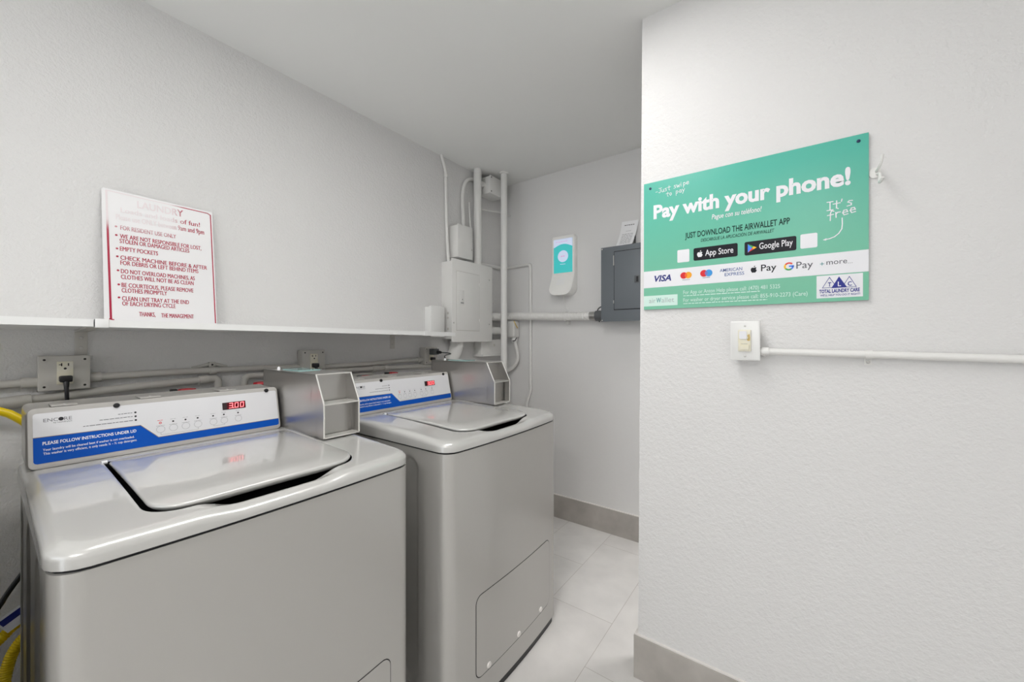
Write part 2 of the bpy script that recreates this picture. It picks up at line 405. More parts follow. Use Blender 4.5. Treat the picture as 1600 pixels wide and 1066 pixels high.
def make_washer(at, label):
    t = thing('washing_machine', (0, 0, 0), label, 'washing machine', 'coin laundry washers')
    # --- cabinet: lofted outline with three pressed grooves in either side
    GC = (.15, -.06, -.27)
    m = MB(); base = []
    for y, x_range in (( .339, None),):
        pass
    out = outline(-.345, .350, .339, .040, .012)
    fine = []
    for i in range(len(out)):
        a, c = out[i], out[(i+1) % len(out)]; L = math.hypot(c[0]-a[0], c[1]-a[1])
        k = max(1, int(L/.0065)) if abs(abs(a[1])-.339) < .004 and abs(abs(c[1])-.339) < .004 else 1
        for j in range(k): fine.append((a[0]+(c[0]-a[0])*j/k, a[1]+(c[1]-a[1])*j/k))
    zs = sorted(set([.030, .036]+[.09+i*.011 for i in range(7)]+[.2, .4, .6, .75]+[.775+i*.008 for i in range(12)]+[.888]))
    loops = []
    for z in zs:
        L = []
        for x, y in fine:
            if abs(abs(y)-.339) < 1e-4:
                dep = 0
                for g in GC:
                    # rounded slot: distance to the slot's centre segment
                    zc = min(max(z, .15), .81); d = math.hypot(x-g, z-zc)
                    dep = max(dep, 1-sst(.036, .050, d))
                y -= math.copysign(.011*dep, y)
            L.append((x, y, z))
        loops.append(L)
    m.ring_loft(loops, M['washer']); m.build('cabinet', t, at=(0, 0, 0))
    m = MB(); m.ring_loft([[(x*.982, y*.982, z) for x, y in out] for z in (0.0, .031)], M['black'], smooth=False); m.build('base', t, at=(0, 0, 0))
    # --- access panel low on the front, with three screws
    m = MB()
    def plate(y0, y1, z0, z1, r, off, th, mt):
        ys = []; n = 8
        for i in range(n+1): ys.append(y0+r-r*math.cos(math.pi/2*i/n))
        ys += [y0+r+(y1-y0-2*r)*i/10 for i in range(1, 10)]
        for i in range(n+1): ys.append(y1-r+r*math.sin(math.pi/2*i/n))
        def zz(y):
            d = max(0, r-(y-y0), r-(y1-y)); return r-math.sqrt(max(0, r*r-d*d))
        lo = [(bow(.350, y)+off, y, z0+zz(y)) for y in ys]; hi = [(bow(.350, y)+off, y, z1-zz(y)) for y in ys]
        lb = [(p[0]-th, p[1], p[2]) for p in lo]; hb = [(p[0]-th, p[1], p[2]) for p in hi]
        def strip(A, B):
            a = [m.bm.verts.new(V(p)) for p in A]; c = [m.bm.verts.new(V(p)) for p in B]
            m._paint([m.bm.faces.new((a[i], a[i+1], c[i+1], c[i])) for i in range(len(a)-1)], mt, True)
        strip(lo, hi); strip(lo, lb); strip(hi, hb)
        strip([lo[0], hi[0]], [lb[0], hb[0]]); strip([lo[-1], hi[-1]], [lb[-1], hb[-1]])
    plate(-.2185, .2625, .1105, .3905, .0285, .0004, .003, M['dark']); plate(-.216, .260, .114, .388, .026, .0014, .003, M['washer'])
    pan = m.build('access_panel', t, at=(0, 0, 0), sharp=30)
    for y in (-.155, .019, .182):
        s_ = MB(); x = bow(.350, y)
        s_.tube([(x-.002, y, .128), (x+.0025, y, .128), (x+.0055, y, .128), (x+.0065, y, .128)], [.0105, .0105, .0085, .003], M['grout_cap'], 18); s_.build('screw', pan, at=(0, 0, 0))
    # --- top deck with the lid well
    N = 176; cx, cy = .03, -.006
    o_top = resample(outline(-.350, .353, .343, .050, .014), cx, cy, N)
    open_ = resample([(bow(x, y) if x > .2 else x, y) for x, y in rrect(-.155, .2955, -.220, .2085, [.068, .010, .012, .058], 10)], cx, cy, N)
    m = MB(); loops = []; mats = []
    for dz in (.05, .0015):                                   # well wall
        loops.append([(x, y, deck_z(x, y)-dz) for x, y in open_]); mats.append(M['dark'])
    mats = [M['dark']]
    rings = [0, .03, .08, .15, .25, .4, .55, .7, .82]
    top_edge = []
    def inset(p, d):                                         # move an outer point inwards by about d
        l = math.hypot(p[0]-cx, p[1]-cy); return (p[0]-(p[0]-cx)/l*d, p[1]-(p[1]-cy)/l*d)
    INS = .030
    inn = [inset(p, INS) for p in o_top]
    for k in rings[0:]+[1.0]:
        L = []
        for (ax, ay), (bx, by) in zip(open_, inn):
            x = ax+(bx-ax)*k; y = ay+(by-ay)*k; L.append((x, y, deck_z(x, y)-(.0012 if k == 0 else 0)))
        loops.append(L); mats.append(M['washer_top'])
    for i in range(1, 7):                                    # rolled edge
        a = math.pi/2*i/6
        L = []
        for (ax, ay), (bx, by) in zip(inn, o_top):
            f = math.sin(a); x = ax+(bx-ax)*f; y = ay+(by-ay)*f
            L.append((x, y, deck_z(ax, ay)-.019*(1-math.cos(a))))
        loops.append(L); mats.append(M['washer_top'])
    loops.append([(x, y, .894) for x, y in o_top]); mats.append(M['washer_top'])
    loops.append([inset((x, y), .004)+(.892,) for x, y in o_top]); mats.append(M['washer_top'])
    m.ring_loft(loops, None, cap0=True, cap1=False, mats=mats); m.build('top_panel', t, at=(0, 0, 0), sharp=50)
    m = MB(); m.ring_loft([[inset(p, .006)+(z,) for p in o_top] for z in (.886, .894)], M['dark'], smooth=False); m.build('seam', t, at=(0, 0, 0))
    # --- lid
    lid_o = resample([(bow(x, y) if x > .2 else x, y) for x, y in rrect(-.150, .292, -.211, .206, [.068, .01, .01, .06], 10)], cx, cy, N)
    def lz(x, y): return .9465-.012*max(0, (x+.12)/.43)**1.5+.0015*(1-(y/.21)**2)
    m = MB(); loops = []
    def ins(p, d):
        l = math.hypot(p[0]-cx, p[1]-cy); return (p[0]-(p[0]-cx)/l*d, p[1]-(p[1]-cy)/l*d)
    loops.append([ins(p, .03)+(lz(*p)-.022,) for p in lid_o]); loops.append([ins(p, .012)+(lz(*p)-.018,) for p in lid_o])
    loops.append([ins(p, .001)+(lz(*p)-.008,) for p in lid_o]); loops.append([p+(lz(*p)-.0045,) for p in lid_o])
    loops.append([ins(p, .0025)+(lz(*p)-.0012,) for p in lid_o]); loops.append([ins(p, .007)+(lz(*ins(p, .007)),) for p in lid_o])
    for k in (.7, .4, .15): loops.append([(cx+(x-cx)*k, cy+(y-cy)*k, lz(cx+(x-cx)*k, cy+(y-cy)*k)) for x, y in lid_o])
    m.ring_loft(loops, M['washer_top']); lid = m.build('lid', t, at=(0, 0, 0), sharp=60)
    m = MB(); m.cyl((-.148, -.222, .944), (-.148, -.212, .944), .005, M['white_print'], 12); m.build('hinge_pin', lid, at=(0, 0, 0))
    # --- console
    m = MB()
    prof = lambda y0, y1, r, d: [con(yy, tt, d) for yy, tt in rrect(y0, y1, -.001, .141, r, 6)]
    loops = [[(-.345, p[1], max(.944, p[2]+.002)) for p in prof(.0625, .6112, .012, 0)], prof(.0625, .6112, .014, -.012), prof(.0632, .6105, .014, -.004), prof(.066, .608, .012, 0), prof(.0705, .6045, .011, .0005)]
    m.ring_loft(loops, M['bezel']); cons = m.build('console', t, at=(0, 0, 0), sharp=35)
    m = MB(); lay = lambda d: (lambda y, tt: con(y, tt, d))
    P0, P1, P2 = lay(.0011), lay(.0015), lay(.0019)
    m.poly([P0(*q) for q in rrect(.0735, .6035, .0108, .1285, .0055, 5)], M['overlay'])
    m.poly([P1(y, tt) for y, tt in ((.0735, .0716), (.2577, .0694), (.2932, .0302), (.6035, .0316), (.6035, .0160), (.6018, .0125), (.598, .0108), (.079, .0108), (.0752, .0125), (.0735, .0163))], M['blue'])
    stroke(m, [(.0735, .0722), (.2579, .0699), (.2935, .0308), (.6035, .0322)], .0013, P2, M['tan'])
    text(m, 'PLEASE FOLLOW INSTRUCTIONS UNDER LID', .0876, .0531, P2, M['white_print'], .1616, .0072, bold=.02)
    text(m, 'Your laundry will be cleaned best if washer is not overloaded.', .0878, .0390, P2, M['white_print'], .157, .0055, bold=.008)
    text(m, 'This washer is very efficient, it only needs \u00bc - \u00bd cup detergent.', .0884, .0298, P2, M['white_print'], .1612, .0055, bold=.008)
    text(m, 'ENC', .0895, .1069, P1, M['grey_print'], .0232, .0078); text(m, 'RE', .1222, .1069, P1, M['grey_print'], .0128, .0078)
    m.poly([P1(*q) for q in circle(.1173, .1110, .0044, 20)], M['dark_print'])
    text(m, 'by Laundrylux', .1052, .1021, P1, M['grey_print'], .030, .0030)
    for (y0, tt) in ((.2159, .1052), (.1818, .0953), (.1531, .0846)):
        dashes(m, y0, .2437, tt, .0016, P1, M['grey_print'], .003, .010, .0014)
    for tt in (.1062, .0957, .0856): m.poly([P1(*q) for q in circle(.2493, tt, .0024, 16)], M['dark_print'])
    Bx = (.2989, .3267, .3546, .3831, .4210, .4488, .4869)
    for i, y in enumerate(Bx):
        annulus_strip(m, y, .0513, .0086, .0094, P1, M['lightgrey_print'])
        dashes(m, y-.009, y+.009, .0608, .0010, P1, M['lightgrey_print'], .004, .009, .001)
        if i == 0:
            annulus_strip(m, y, .0691, .0016, .0030, P1, M['p_red']); dashes(m, y-.006, y+.006, .0755, .0012, P1, M['p_red'], .004, .006, .001)
        else:
            m.poly([P1(*q) for q in circle(y, .0694, .0024, 16)], M['dark_print']); dashes(m, y-.006, y+.006, .0755, .0010, P1, M['lightgrey_print'], .004, .006, .001)
    stroke(m, [(.2989, .0415), (.2989, .0360), (.3831, .0360), (.3831, .0415)], .0008, P1, M['lightgrey_print'])
    stroke(m, [(.4210, .0425), (.4210, .0385), (.4488, .0385), (.4488, .0425)], .0008, P1, M['lightgrey_print'])
    m.build('control_overlay', cons, at=(0, 0, 0))
    m = MB(); A, B_, C_ = lay(.0021), lay(.0024), lay(.0028)
    m.poly([A(.4465, .0830), (A(.5093, .0830)), A(.5093, .1051), A(.4465, .1051)], M['led_dark'])
    m.poly([B_(.4585, .0830), (B_(.5093, .0830)), B_(.5093, .1051), B_(.4585, .1051)], M['led_panel'])
    def seg7(ch, x, y, wd, h):
        sh = lambda px, py: (px+(py-y)*.10, py)
        tt = .0016
        S7 = {'a': ((0, h), (wd, h)), 'b': ((wd, h), (wd, h/2)), 'c': ((wd, h/2), (wd, 0)), 'd': ((0, 0), (wd, 0)), 'e': ((0, 0), (0, h/2)), 'f': ((0, h/2), (0, h)), 'g': ((0, h/2), (wd, h/2))}
        for k in {'3': 'abgcd', '0': 'abcdef'}[ch]:
            (x0, y0), (x1, y1) = S7[k]; stroke(m, [sh(x+x0, y+y0), sh(x+x1, y+y1)], tt, C_, M['led'])
    seg7('3', .4645, .0870, .0085, .0142); seg7('0', .4795, .0870, .0085, .0142); seg7('0', .4945, .0870, .0085, .0142)
    m.poly([C_(*q) for q in circle(.4757, .0868, .0014, 10)], M['led'])
    m.build('display', cons, at=(0, 0, 0))
    for y, tt in ((.2138, .1300), (.5742, .1312)):
        m = MB(); m.tube([con(y, tt, .0), con(y, tt, .004), con(y, tt, .006), con(y, tt, .0068)], [.0064, .0064, .0050, .0015], M['black'], 18); m.build('screw', cons, at=(0, 0, 0))
    for y in (.125, .285, .47):
        m = MB(); m.box((-.300, y-.399-.022, 1.084), (-.236, y-.399+.022, 1.0875), M['bezel'], .001); m.cyl((-.246, y-.399, 1.087), (-.246, y-.399, 1.0895), .0035, M['screw'], 10); m.build('clip', cons, at=(0, 0, 0))
    # --- coin box beside the console
    y0, y1 = .617-.399, .738-.399; th = .0035
    xb, xf, xs, z0, zm, z1 = -.352, .073, .026, .944, 1.049, 1.138
    m = MB()
    for a, c in ((y0, y0+th), (y1-th, y1)):
        m.prism([(xb, a, z0), (xf, a, z0), (xf, a, zm), (xs, a, z1), (xb, a, z1)], (0, c-a, 0), M['steel'])
    m.box((xb, y0, z1-.003), (xs, y1, z1+.0015), M['steel']); m.box((xb, y0, z0), (xb+th, y1, z1), M['steel'])
    m.box((xs-.030, y0, zm-.002), (xs-.027, y1, z1), M['steel']); m.box((xf-.042, y0, z0), (xf-.039, y1-.018, zm), M['steel'])
    m.box((xf-.048, y1-.02, z0), (xf-.045, y1, zm), M['steel'])
    cb = m.build('coin_box', t, at=(0, 0, 0))
    m = MB()
    fr = .0035
    def bar(p, q, r=.0026): m.tube([p, q], r, M['steel_edge'], 6)
    for y in (y0+.002, y1-.002):
        bar((xf, y, z0+.002), (xf, y, zm)); bar((xf, y, zm), (xs, y, z1))
    m.box((xs-.02, y0+th, zm-.0035), (xf+.001, y1-th, zm), M['steel_edge']); m.box((xf-.035, y0+th, z0), (xf+.002, y1-th, z0+.004), M['steel_edge'])
    m.box((xs-.006, y0, z1-.001), (xs+.001, y1, z1+.002), M['steel_edge'])
    m.build('front_frame', cb, at=(0, 0, 0))
    m = MB(); m.prism([(x, y, z1+.0012) for x, y in rrect(-.262, -.13, y0+.024, y1-.020, .010, 5)], (0, 0, .0035), M['tealglass']); m.build('payment_reader', cb, at=(0, 0, 0))
    m = MB(); m.tube([(-.27, y0+.018, z1+.001), (-.27, y0+.018, z1+.008), (-.27, y0+.018, z1+.012)], [.0055, .0055, .003], M['white_print'], 12); m.build('cord_entry', cb, at=(0, 0, 0))
    t.location = at
    return t
W1 = (-1.233, .399, 0); W2 = (-1.200, 1.189, 0)
def copy_tree(o, parent=None):
    c = o.copy(); COL.objects.link(c)
    if parent is not None: c.parent = parent
    for ch in list(o.children): copy_tree(ch, c)
    return c
wa = make_washer(W1, 'nearer silver coin-operated washer, left one of the two, under the red rules sign')
wb = copy_tree(wa); wb.location = W2
wb['label'] = 'farther silver coin-operated washer beside the vertical white pipes, whole front access panel showing'

wc = copy_tree(wa); wc.location = (-1.235, -.337, 0)  # out-of-view machine added to darken the nearer washer's side
wc['label'] = 'unseen third washer added left of the view to shade the nearer washer'

# ------------------------------------------------------------------ shelf along the left wall
def shelf_fz(y): return 1.2865-.0122*y                        # lower front edge, sagging towards the back wall
def shelf_wz(y): return 1.2790-.0010*y
XS = -1.570
sh = thing('wall_shelf', (XL, .2, 1.28), 'long white wall shelf running above the washers', 'shelf')
def board(y0, y1, dx=0, dz=0):
    m = MB(); n = 8; L = []
    for i in range(n+1):
        y = y0+(y1-y0)*i/n
        L.append([(XL, y, shelf_wz(y)+dz), (XS+dx, y, shelf_fz(y)+dz), (XS+dx, y, shelf_fz(y)+.0205+dz), (XL, y, shelf_wz(y)+.0205+dz)])
    m.ring_loft(L, M['shelf'], smooth=False); m.build('shelf_board', sh)
board(-.62, .1868, -.004, .0005); board(.1885, 1.388); board(1.3905, 1.601, .003)
for y0, y1 in ((.1885, .2155), (1.373, 1.421)):
    m = MB(); z = shelf_fz((y0+y1)/2); m.box((XS-.012, y0, z-.002), (XS+.0035, y1, z+.0225), M['shelf'], .001)
    m.build('edge_clip', sh)
def bracket(y0, y1, z1, z0, label):
    t = thing('shelf_bracket', (XL, (y0+y1)/2, z0), label, 'bracket', 'shelf brackets')
    m = MB(); m.box((XL, y0, z0), (XL+.004, y1, z1), M['grime'], .001)
    zc = z1
    m.prism([(XL, y0, zc-.004), (XS-.03, y0, zc+.006), (XS-.03, y0, zc+.009), (XL, y0, zc)], (0, y1-y0, 0), M['grime']); m.build('arm', t)
    for f in (.3, .72):
        s_ = MB(); z = z0+(z1-z0)*f; y = (y0+y1)/2; s_.tube([(XL+.003, y, z), (XL+.0065, y, z), (XL+.0075, y, z)], [.0052, .0045, .002], M['screw'], 12); s_.build('screw', t)
bracket(.176, .204, 1.276, 1.199, 'painted steel shelf bracket above the outlet box nearest the camera')
bracket(1.357, 1.386, 1.272, 1.196, 'painted steel shelf bracket above the farther washer console')

# ------------------------------------------------------------------ laundry rules board leaning on the shelf
RA, RB = V((-1.780, 0, 1.30)), V((-1.825, 0, 1.75)); RE = (RB-RA).normalized(); RN = V((RE.z, 0, -RE.x))
rs = thing('rules_sign', (-1.78, .234, 1.301), 'white rules board with faded crimson lettering leaning on the shelf', 'sign')
def RF(d): return lambda s, tt: tuple(RA+RE*tt+RN*d+V((0, s, 0)))
m = MB()
R0 = RF(-.003); m.prism([R0(s, tt) for s, tt in ((.2345, .0035), (.5335, .0035), (.5308, .438), (.5268, .4425), (.238, .4475), (.2335, .4435))], RN*.003, M['rule_white']); m.build('board', rs)
m = MB(); R1 = RF(.0005)
stroke(m, [(.2445, .438), (.2495, .017)], .0052, R1, M['ink']); stroke(m, [(.2475, .015), (.255, .0125)], .004, R1, M['ink'])
stroke(m, [(.2445, .4405), (.515, .4350), (.5245, .4295)], .0032, R1, M['ink']); stroke(m, [(.5245, .4295), (.5285, .012)], .0034, R1, M['ink'])
m.build('border', rs); m = MB()
def RT(s, x0, x1, y, cap, bold=0):                            # each line struck twice a hair apart: heavy condensed strokes
    for k, dx in enumerate((0, .0006)): text(m, s, x0+dx, y, RF(.0005+.0001*k), M['ink'], x1-x0-.0006, cap, bold=bold)
RT('LAUNDRY', .318, .442, .4015, .024, .01); RT('Loads and loads of fun!', .277, .4905, .3750, .0165)
RT('Please use ONLY between 9am and 9pm', .2655, .503, .3488, .0175)
m.build('heading', rs); m = MB()
for s, x0, x1, y in (('FOR RESIDENT USE ONLY', .2755, .4193, .3158), ('WE ARE NOT RESPONSIBLE FOR LOST,', .274, .4924, .2865), ('STOLEN OR DAMAGED ARTICLES', .2731, .4562, .2700), ('EMPTY POCKETS', .2734, .3686, .2440),
                     ('CHECK MACHINE BEFORE & AFTER', .274, .5081, .2140), ('FOR DEBRIS OR LEFT BEHIND ITEMS', .2737, .4812, .1967), ('DO NOT OVERLOAD MACHINES, AS', .2746, .4698, .1685), ('CLOTHES WILL NOT BE AS CLEAN', .2743, .4659, .1496),
                     ('BE COURTEOUS, PLEASE REMOVE', .2756, .4643, .1222), ('CLOTHES PROMPTLY', .2753, .3899, .1046), ('CLEAN LINT TRAY AT THE END', .2759, .4505, .0776), ('OF EACH DRYING CYCLE', .276, .4122, .0608)):
    RT(s, x0, x1, y, .0142)
m_sign = MB()
m, m_rules = m_sign, m
RT('THANKS,', .316, .3574, .0270, .0146); RT('THE MANAGEMENT', .3725, .4627, .0254, .0146); m.build('closing_line', rs); m = m_rules
for y, tt in ((.2654, .3245), (.2657, .2954), (.2667, .2505), (.267, .224), (.268, .1774), (.269, .1305), (.269, .0874)):
    m.poly([R1(*q) for q in circle(y, tt-.0005, .0032, 12)], M['ink'])
m.build('rules_text', rs)

# ------------------------------------------------------------------ payment poster on the right wall
YP = YR-.0075
ps = thing('payment_sign', (-.142, YR, 1.357), 'large green pay-with-your-phone board screwed to the right wall', 'sign')
PX0, PX1, PZ0, PZ1 = -.4455, .1630, 1.3570, 1.8148
m = MB(); m.box((PX0, YP, PZ0), (PX1, YR, PZ1), M['board_edge']); m.build('board', ps)
def PF(k): return lambda x, z: (x, YP-.0004*k, z)
F1, F2, F3, F4 = PF(1), PF(2), PF(3), PF(4)
G = {'I': [[(.1, 1), (.7, 1)], [(.4, 1), (.4, 0)], [(.1, 0), (.7, 0)]], 't': [[(.4, .95), (.38, .1), (.55, 0)], [(.05, .62), (.75, .66)]], "'": [[(.25, 1), (.2, .75)]],
     's': [[(.6, .6), (.3, .62), (.15, .48), (.5, .3), (.5, .1), (.1, .02)]], 'f': [[(.7, .92), (.45, 1), (.35, .7), (.33, -.15)], [(.05, .5), (.65, .55)]],
     'r': [[(.15, .6), (.18, 0)], [(.17, .4), (.35, .58), (.6, .58)]], 'e': [[(.1, .32), (.6, .36), (.5, .6), (.22, .58), (.1, .3), (.25, .03), (.62, .1)]],
     'J': [[(.1, 1), (.8, 1)], [(.5, 1), (.5, .15), (.3, 0), (.1, .15)]], 'u': [[(.1, .6), (.12, .15), (.3, 0), (.5, .15), (.55, .6)], [(.55, .6), (.58, 0)]],
     'w': [[(.05, .6), (.2, 0), (.37, .45), (.55, 0), (.72, .6)]], 'i': [[(.3, .6), (.3, 0)], [(.3, .8), (.31, .86)]], 'p': [[(.15, .6), (.15, -.4)], [(.15, .5), (.4, .62), (.6, .35), (.4, .05), (.15, .12)]],
     'o': [[(.35, .6), (.12, .35), (.3, .02), (.58, .25), (.5, .55), (.35, .6)]], 'a': [[(.58, .5), (.3, .6), (.12, .3), (.28, .02), (.55, .2), (.58, .58), (.6, .0)]],
     'y': [[(.1, .6), (.32, .1)], [(.6, .6), (.3, .0), (.15, -.38)]], '-': [[(.1, .4), (.5, .42)]], ' ': []}
def hand(mb, s, x0, z0, h, adv, slope, wd, F, m_):
    for k, ch in enumerate(s):
        for st in G[ch]:
            q = [(x0+(k*adv+px*.9)*h, z0+(k*adv*slope)*h+py*h) for px, py in st]
            for i in range(len(q)-1):                        # each pen stroke a hair above the last
                hand.n += 1; stroke(mb, q[i:i+2], wd, PF(3+.02*(hand.n % 40)), m_)
def apple(cx, cz, h, m_, k):
    body = [(0, .62), (.10, .66), (.22, .70), (.34, .66), (.41, .58), (.33, .50), (.30, .38), (.35, .26), (.45, .20), (.40, .06), (.30, -.10), (.20, -.20), (.10, -.20), (0, -.16), (-.10, -.20), (-.22, -.20), (-.34, -.06), (-.43, .14), (-.46, .34), (-.42, .52), (-.32, .65), (-.20, .69), (-.10, .66)]
    leaf = [(.0, .74), (.02, .86), (.10, .95), (.20, .99), (.19, .87), (.12, .78)]
    F = PF(k); q = h/1.19
    for P in (body, leaf): m.poly([F(cx+x*q, cz+(z-.4)*q) for x, z in P], m_)
def pair(cx, cz, d, r, a, b_, mid):
    m.poly([F3(*q) for q in circle(cx-d, cz, r)], M[a]); m.poly([PF(3.3)(*q) for q in circle(cx+d, cz, r)], M[b_])
    h = math.sqrt(r*r-d*d); an = math.atan2(h, d)
    L = [(cx-d+r*math.cos(-an+2*an*i/10), cz+r*math.sin(-an+2*an*i/10)) for i in range(11)]+[(cx+d-r*math.cos(an-2*an*i/10), cz+r*math.sin(an-2*an*i/10)) for i in range(1, 10)]
    m.poly([F4(*q) for q in L], M[mid])
def tri(ax, bx, cx_, zt, zb, wd): stroke(m, [(ax, zt), (bx, zb), (cx_, zb), (ax, zt)], wd, F3, M['p_navy'])

hand.n = 0
def pp(name, fn):
    global m
    m = MB(); fn(m); return m.build(name, ps)
def quad(m, F, x0, x1, z0, z1, k, r=0):
    m.poly([F(x, z) for x, z in (rrect(x0, x1, z0, z1, r, 4) if r else ((x0, z0), (x1, z0), (x1, z1), (x0, z1)))], M[k])
pp('green_print', lambda m: quad(m, F1, PX0, PX1, PZ0, PZ1, 'board'))
pp('headline', lambda m: text(m, 'Pay with your phone!', -.4109, 1.6830, F3, M['p_white'], .5366, .0450, bold=.038))
pp('subtitle', lambda m: text(m, 'Pague con su tel\u00e9fono!', -.2226, 1.6468, F3, M['p_white'], .1392, .0155, bold=.01, shear=.18))
pp('app_line', lambda m: text(m, 'JUST DOWNLOAD THE AIRWALLET APP', -.305, 1.5957, F3, M['p_green'], .2929, .0185, bold=.012))
pp('spanish_app_line', lambda m: text(m, 'DESCARGUE LA APLICACI\u00d3N DE AIRWALLET', -.2553, 1.5770, F3, M['p_green'], .2044, .0103, shear=.15))
for q in ((-.3302, -.2912, 1.5150, 1.5585), (.0130, .0528, 1.5165, 1.5588)): pp('code_tile', lambda m: quad(m, F2, *q, 'p_white', .004))
def f(m):
    quad(m, F2, -.2782, -.1479, 1.5156, 1.5580, 'p_dark', .005); text(m, 'App Store', -.2421, 1.5283, F4, M['p_white'], .0821, .0195, bold=.008); apple(-.2584, 1.5375, .0225, M['p_white'], 4)
pp('app_badge', f)
def f(m):
    quad(m, F2, -.1291, .0036, 1.5145, 1.5572, 'p_dark', .005); text(m, 'Google Play', -.0895, 1.5297, F4, M['p_white'], .0844, .0190, bold=.008)
    T1, T2, T3 = (-.1202, 1.5495), (-.1202, 1.5228), (-.0962, 1.5362); c = (-.1085, 1.5362); tu = (-.1042, 1.5407); td = (-.1042, 1.5317)
    m.poly([F4(*T1), F4(*T2), F4(*c)], M['g_blue']); m.poly([F4(*T1), F4(*c), F4(*tu)], M['g_grn']); m.poly([F4(*T2), F4(*td), F4(*c)], M['g_red']); m.poly([F4(*c), F4(*td), F4(*T3), F4(*tu)], M['g_yel'])
pp('app_badge', f)
pp('white_band', lambda m: quad(m, F2, PX0, PX1, 1.4350, 1.4952, 'p_white'))
pp('card_mark', lambda m: text(m, 'VISA', -.4078, 1.4560, F3, M['p_visa'], .0574, .0205, bold=.03, shear=.25))
def f(m): pair(-.3020, 1.4690, .0072, .0112, 'p_red', 'p_orange', 'p_mid'); dashes(m, -.3135, -.2895, 1.4530, .0014, F3, M['p_grey'], .003, .006, .0006)
pp('card_mark', f)
def f(m): pair(-.2390, 1.4702, .0072, .0114, 'p_red', 'p_blue', 'p_mauve'); dashes(m, -.2500, -.2280, 1.4545, .0014, F3, M['p_grey'], .003, .006, .0006)
pp('card_mark', f)
def f(m): text(m, 'AMERICAN', -.1987, 1.4694, F3, M['p_amex'], .0632, .0100, bold=.005); text(m, 'EXPRESS', -.1846, 1.4547, F3, M['p_amex'], .0546, .0100, bold=.005)
pp('card_mark', f)
def f(m): apple(-.1040, 1.4690, .0215, M['p_dark'], 3); text(m, 'Pay', -.0848, 1.4608, F3, M['p_dark'], .0393, .0195, bold=.006)
pp('phone_pay_mark', f)
def f(m):
    gc = (-.0145, 1.4680)
    for a0, a1, k in ((40, 145, 'g_red'), (145, 215, 'g_yel'), (215, 305, 'g_grn'), (305, 360, 'g_blue')): annulus_strip(m, gc[0], gc[1], .0077, .0122, F3, M[k], a0, a1, 12)
    m.poly([F3(gc[0], gc[1]-.0022), F3(gc[0]+.0122, gc[1]-.0022), F3(gc[0]+.0122, gc[1]+.0024), F3(gc[0], gc[1]+.0024)], M['g_blue']); text(m, 'Pay', .0036, 1.4590, F3, M['p_grey'], .0389, .0200)
pp('phone_pay_mark', f)
def f(m):
    stroke(m, [(.0592, 1.4664), (.0672, 1.4664)], .0016, F3, M['p_teal']); stroke(m, [(.0632, 1.4624), (.0632, 1.4704)], .0016, F3, M['p_teal'])
    text(m, 'more', .0731, 1.4626, F3, M['p_grey'], .045, None); text(m, '...', .1195, 1.4614, F3, M['lightgrey_print'], .010, .013)
pp('more_line', f)
def f(m):
    quad(m, F2, PX0, -.3296, 1.3685, 1.4062, 'p_pale')
    text(m, 'air', -.4269, 1.3802, F3, M['p_airgrey'], .0235, .0168); text(m, 'W', -.4012, 1.3802, F3, M['p_teal'], .0165, .0168, bold=.012); text(m, 'allet', -.3835, 1.3802, F3, M['p_airgrey'], .043, .0168)
pp('wallet_label', f)
def f(m): text(m, 'For App or Anton Help please call: (470) 481 5325', -.3108, 1.4048, F3, M['p_pale'], .2743, .0120, bold=.004); dashes(m, -.3108, -.0881, 1.3975, .0028, F3, M['p_pale'], .006, .016, .002)
pp('contact_line', f)
def f(m): text(m, 'For washer or dryer service please call: 855-910-2273 (Care)', -.3108, 1.3783, F3, M['p_pale'], .3408, .0120, bold=.004); dashes(m, -.3108, -.0693, 1.3706, .0028, F3, M['p_pale'], .006, .016, .002)
pp('contact_line', f)
def f(m):
    quad(m, F2, .0507, .1511, 1.3675, 1.4322, 'p_white')
    tri(.0797, .0640, .0956, 1.4262, 1.3968, .0013); tri(.1228, .1070, .1372, 1.4248, 1.3956, .0013)
    m.poly([PF(3.5)(.1007, 1.4270), PF(3.5)(.0838, 1.3950), PF(3.5)(.1180, 1.3950)], M['p_navy'])
    text(m, 'T', .0762, 1.4000, F4, M['p_navy'], .0075, .0115, bold=.02); text(m, 'L', .0980, 1.3995, F4, M['p_white'], .0068, .0125, bold=.02); text(m, 'C', .1193, 1.3990, F4, M['p_navy'], .0085, .0115, bold=.02)
    text(m, 'TOTAL LAUNDRY CARE', .0569, 1.3822, F3, M['p_navy'], .0876, .0094, bold=.035); text(m, "WE'LL HELP YOU DO IT RIGHT!", .0589, 1.3728, F3, M['p_navy'], .0863, .0052, bold=.012)
pp('laundry_care_label', f)
def f(m):
    hand(m, "It's", .0725, 1.6175, .0235, .62, .09, .0026, F3, M['p_white']); hand(m, 'free', .0745, 1.5915, .0235, .68, .20, .0026, F3, M['p_white'])
    ar = [(.1073, 1.5904), (.1078, 1.574), (.1066, 1.5602), (.100, 1.5485), (.0909, 1.5405), (.080, 1.5365), (.0675, 1.5352)]
    for i in range(len(ar)-1): stroke(m, ar[i:i+2], .0026, PF(3+.05*i), M['p_white'])
    m.poly([PF(3.4)(.0650, 1.5348), PF(3.4)(.0725, 1.5322), PF(3.4)(.0732, 1.5392)], M['p_white'])
pp('handwriting', f)
def f(m): hand(m, '-Just swipe', -.4045, 1.7700, .0165, .62, .10, .0015, F3, M['p_white']); hand(m, 'to pay', -.3680, 1.7530, .0160, .66, .10, .0015, F3, M['p_white'])
pp('handwriting', f)
for x, z in ((-.4224, 1.7939), (.1419, 1.7967)):
    m = MB(); m.tube([(x, YP, z), (x, YP-.002, z), (x, YP-.003, z)], [.0046, .0042, .002], M['screw_dark'], 14); m.build('screw', ps)

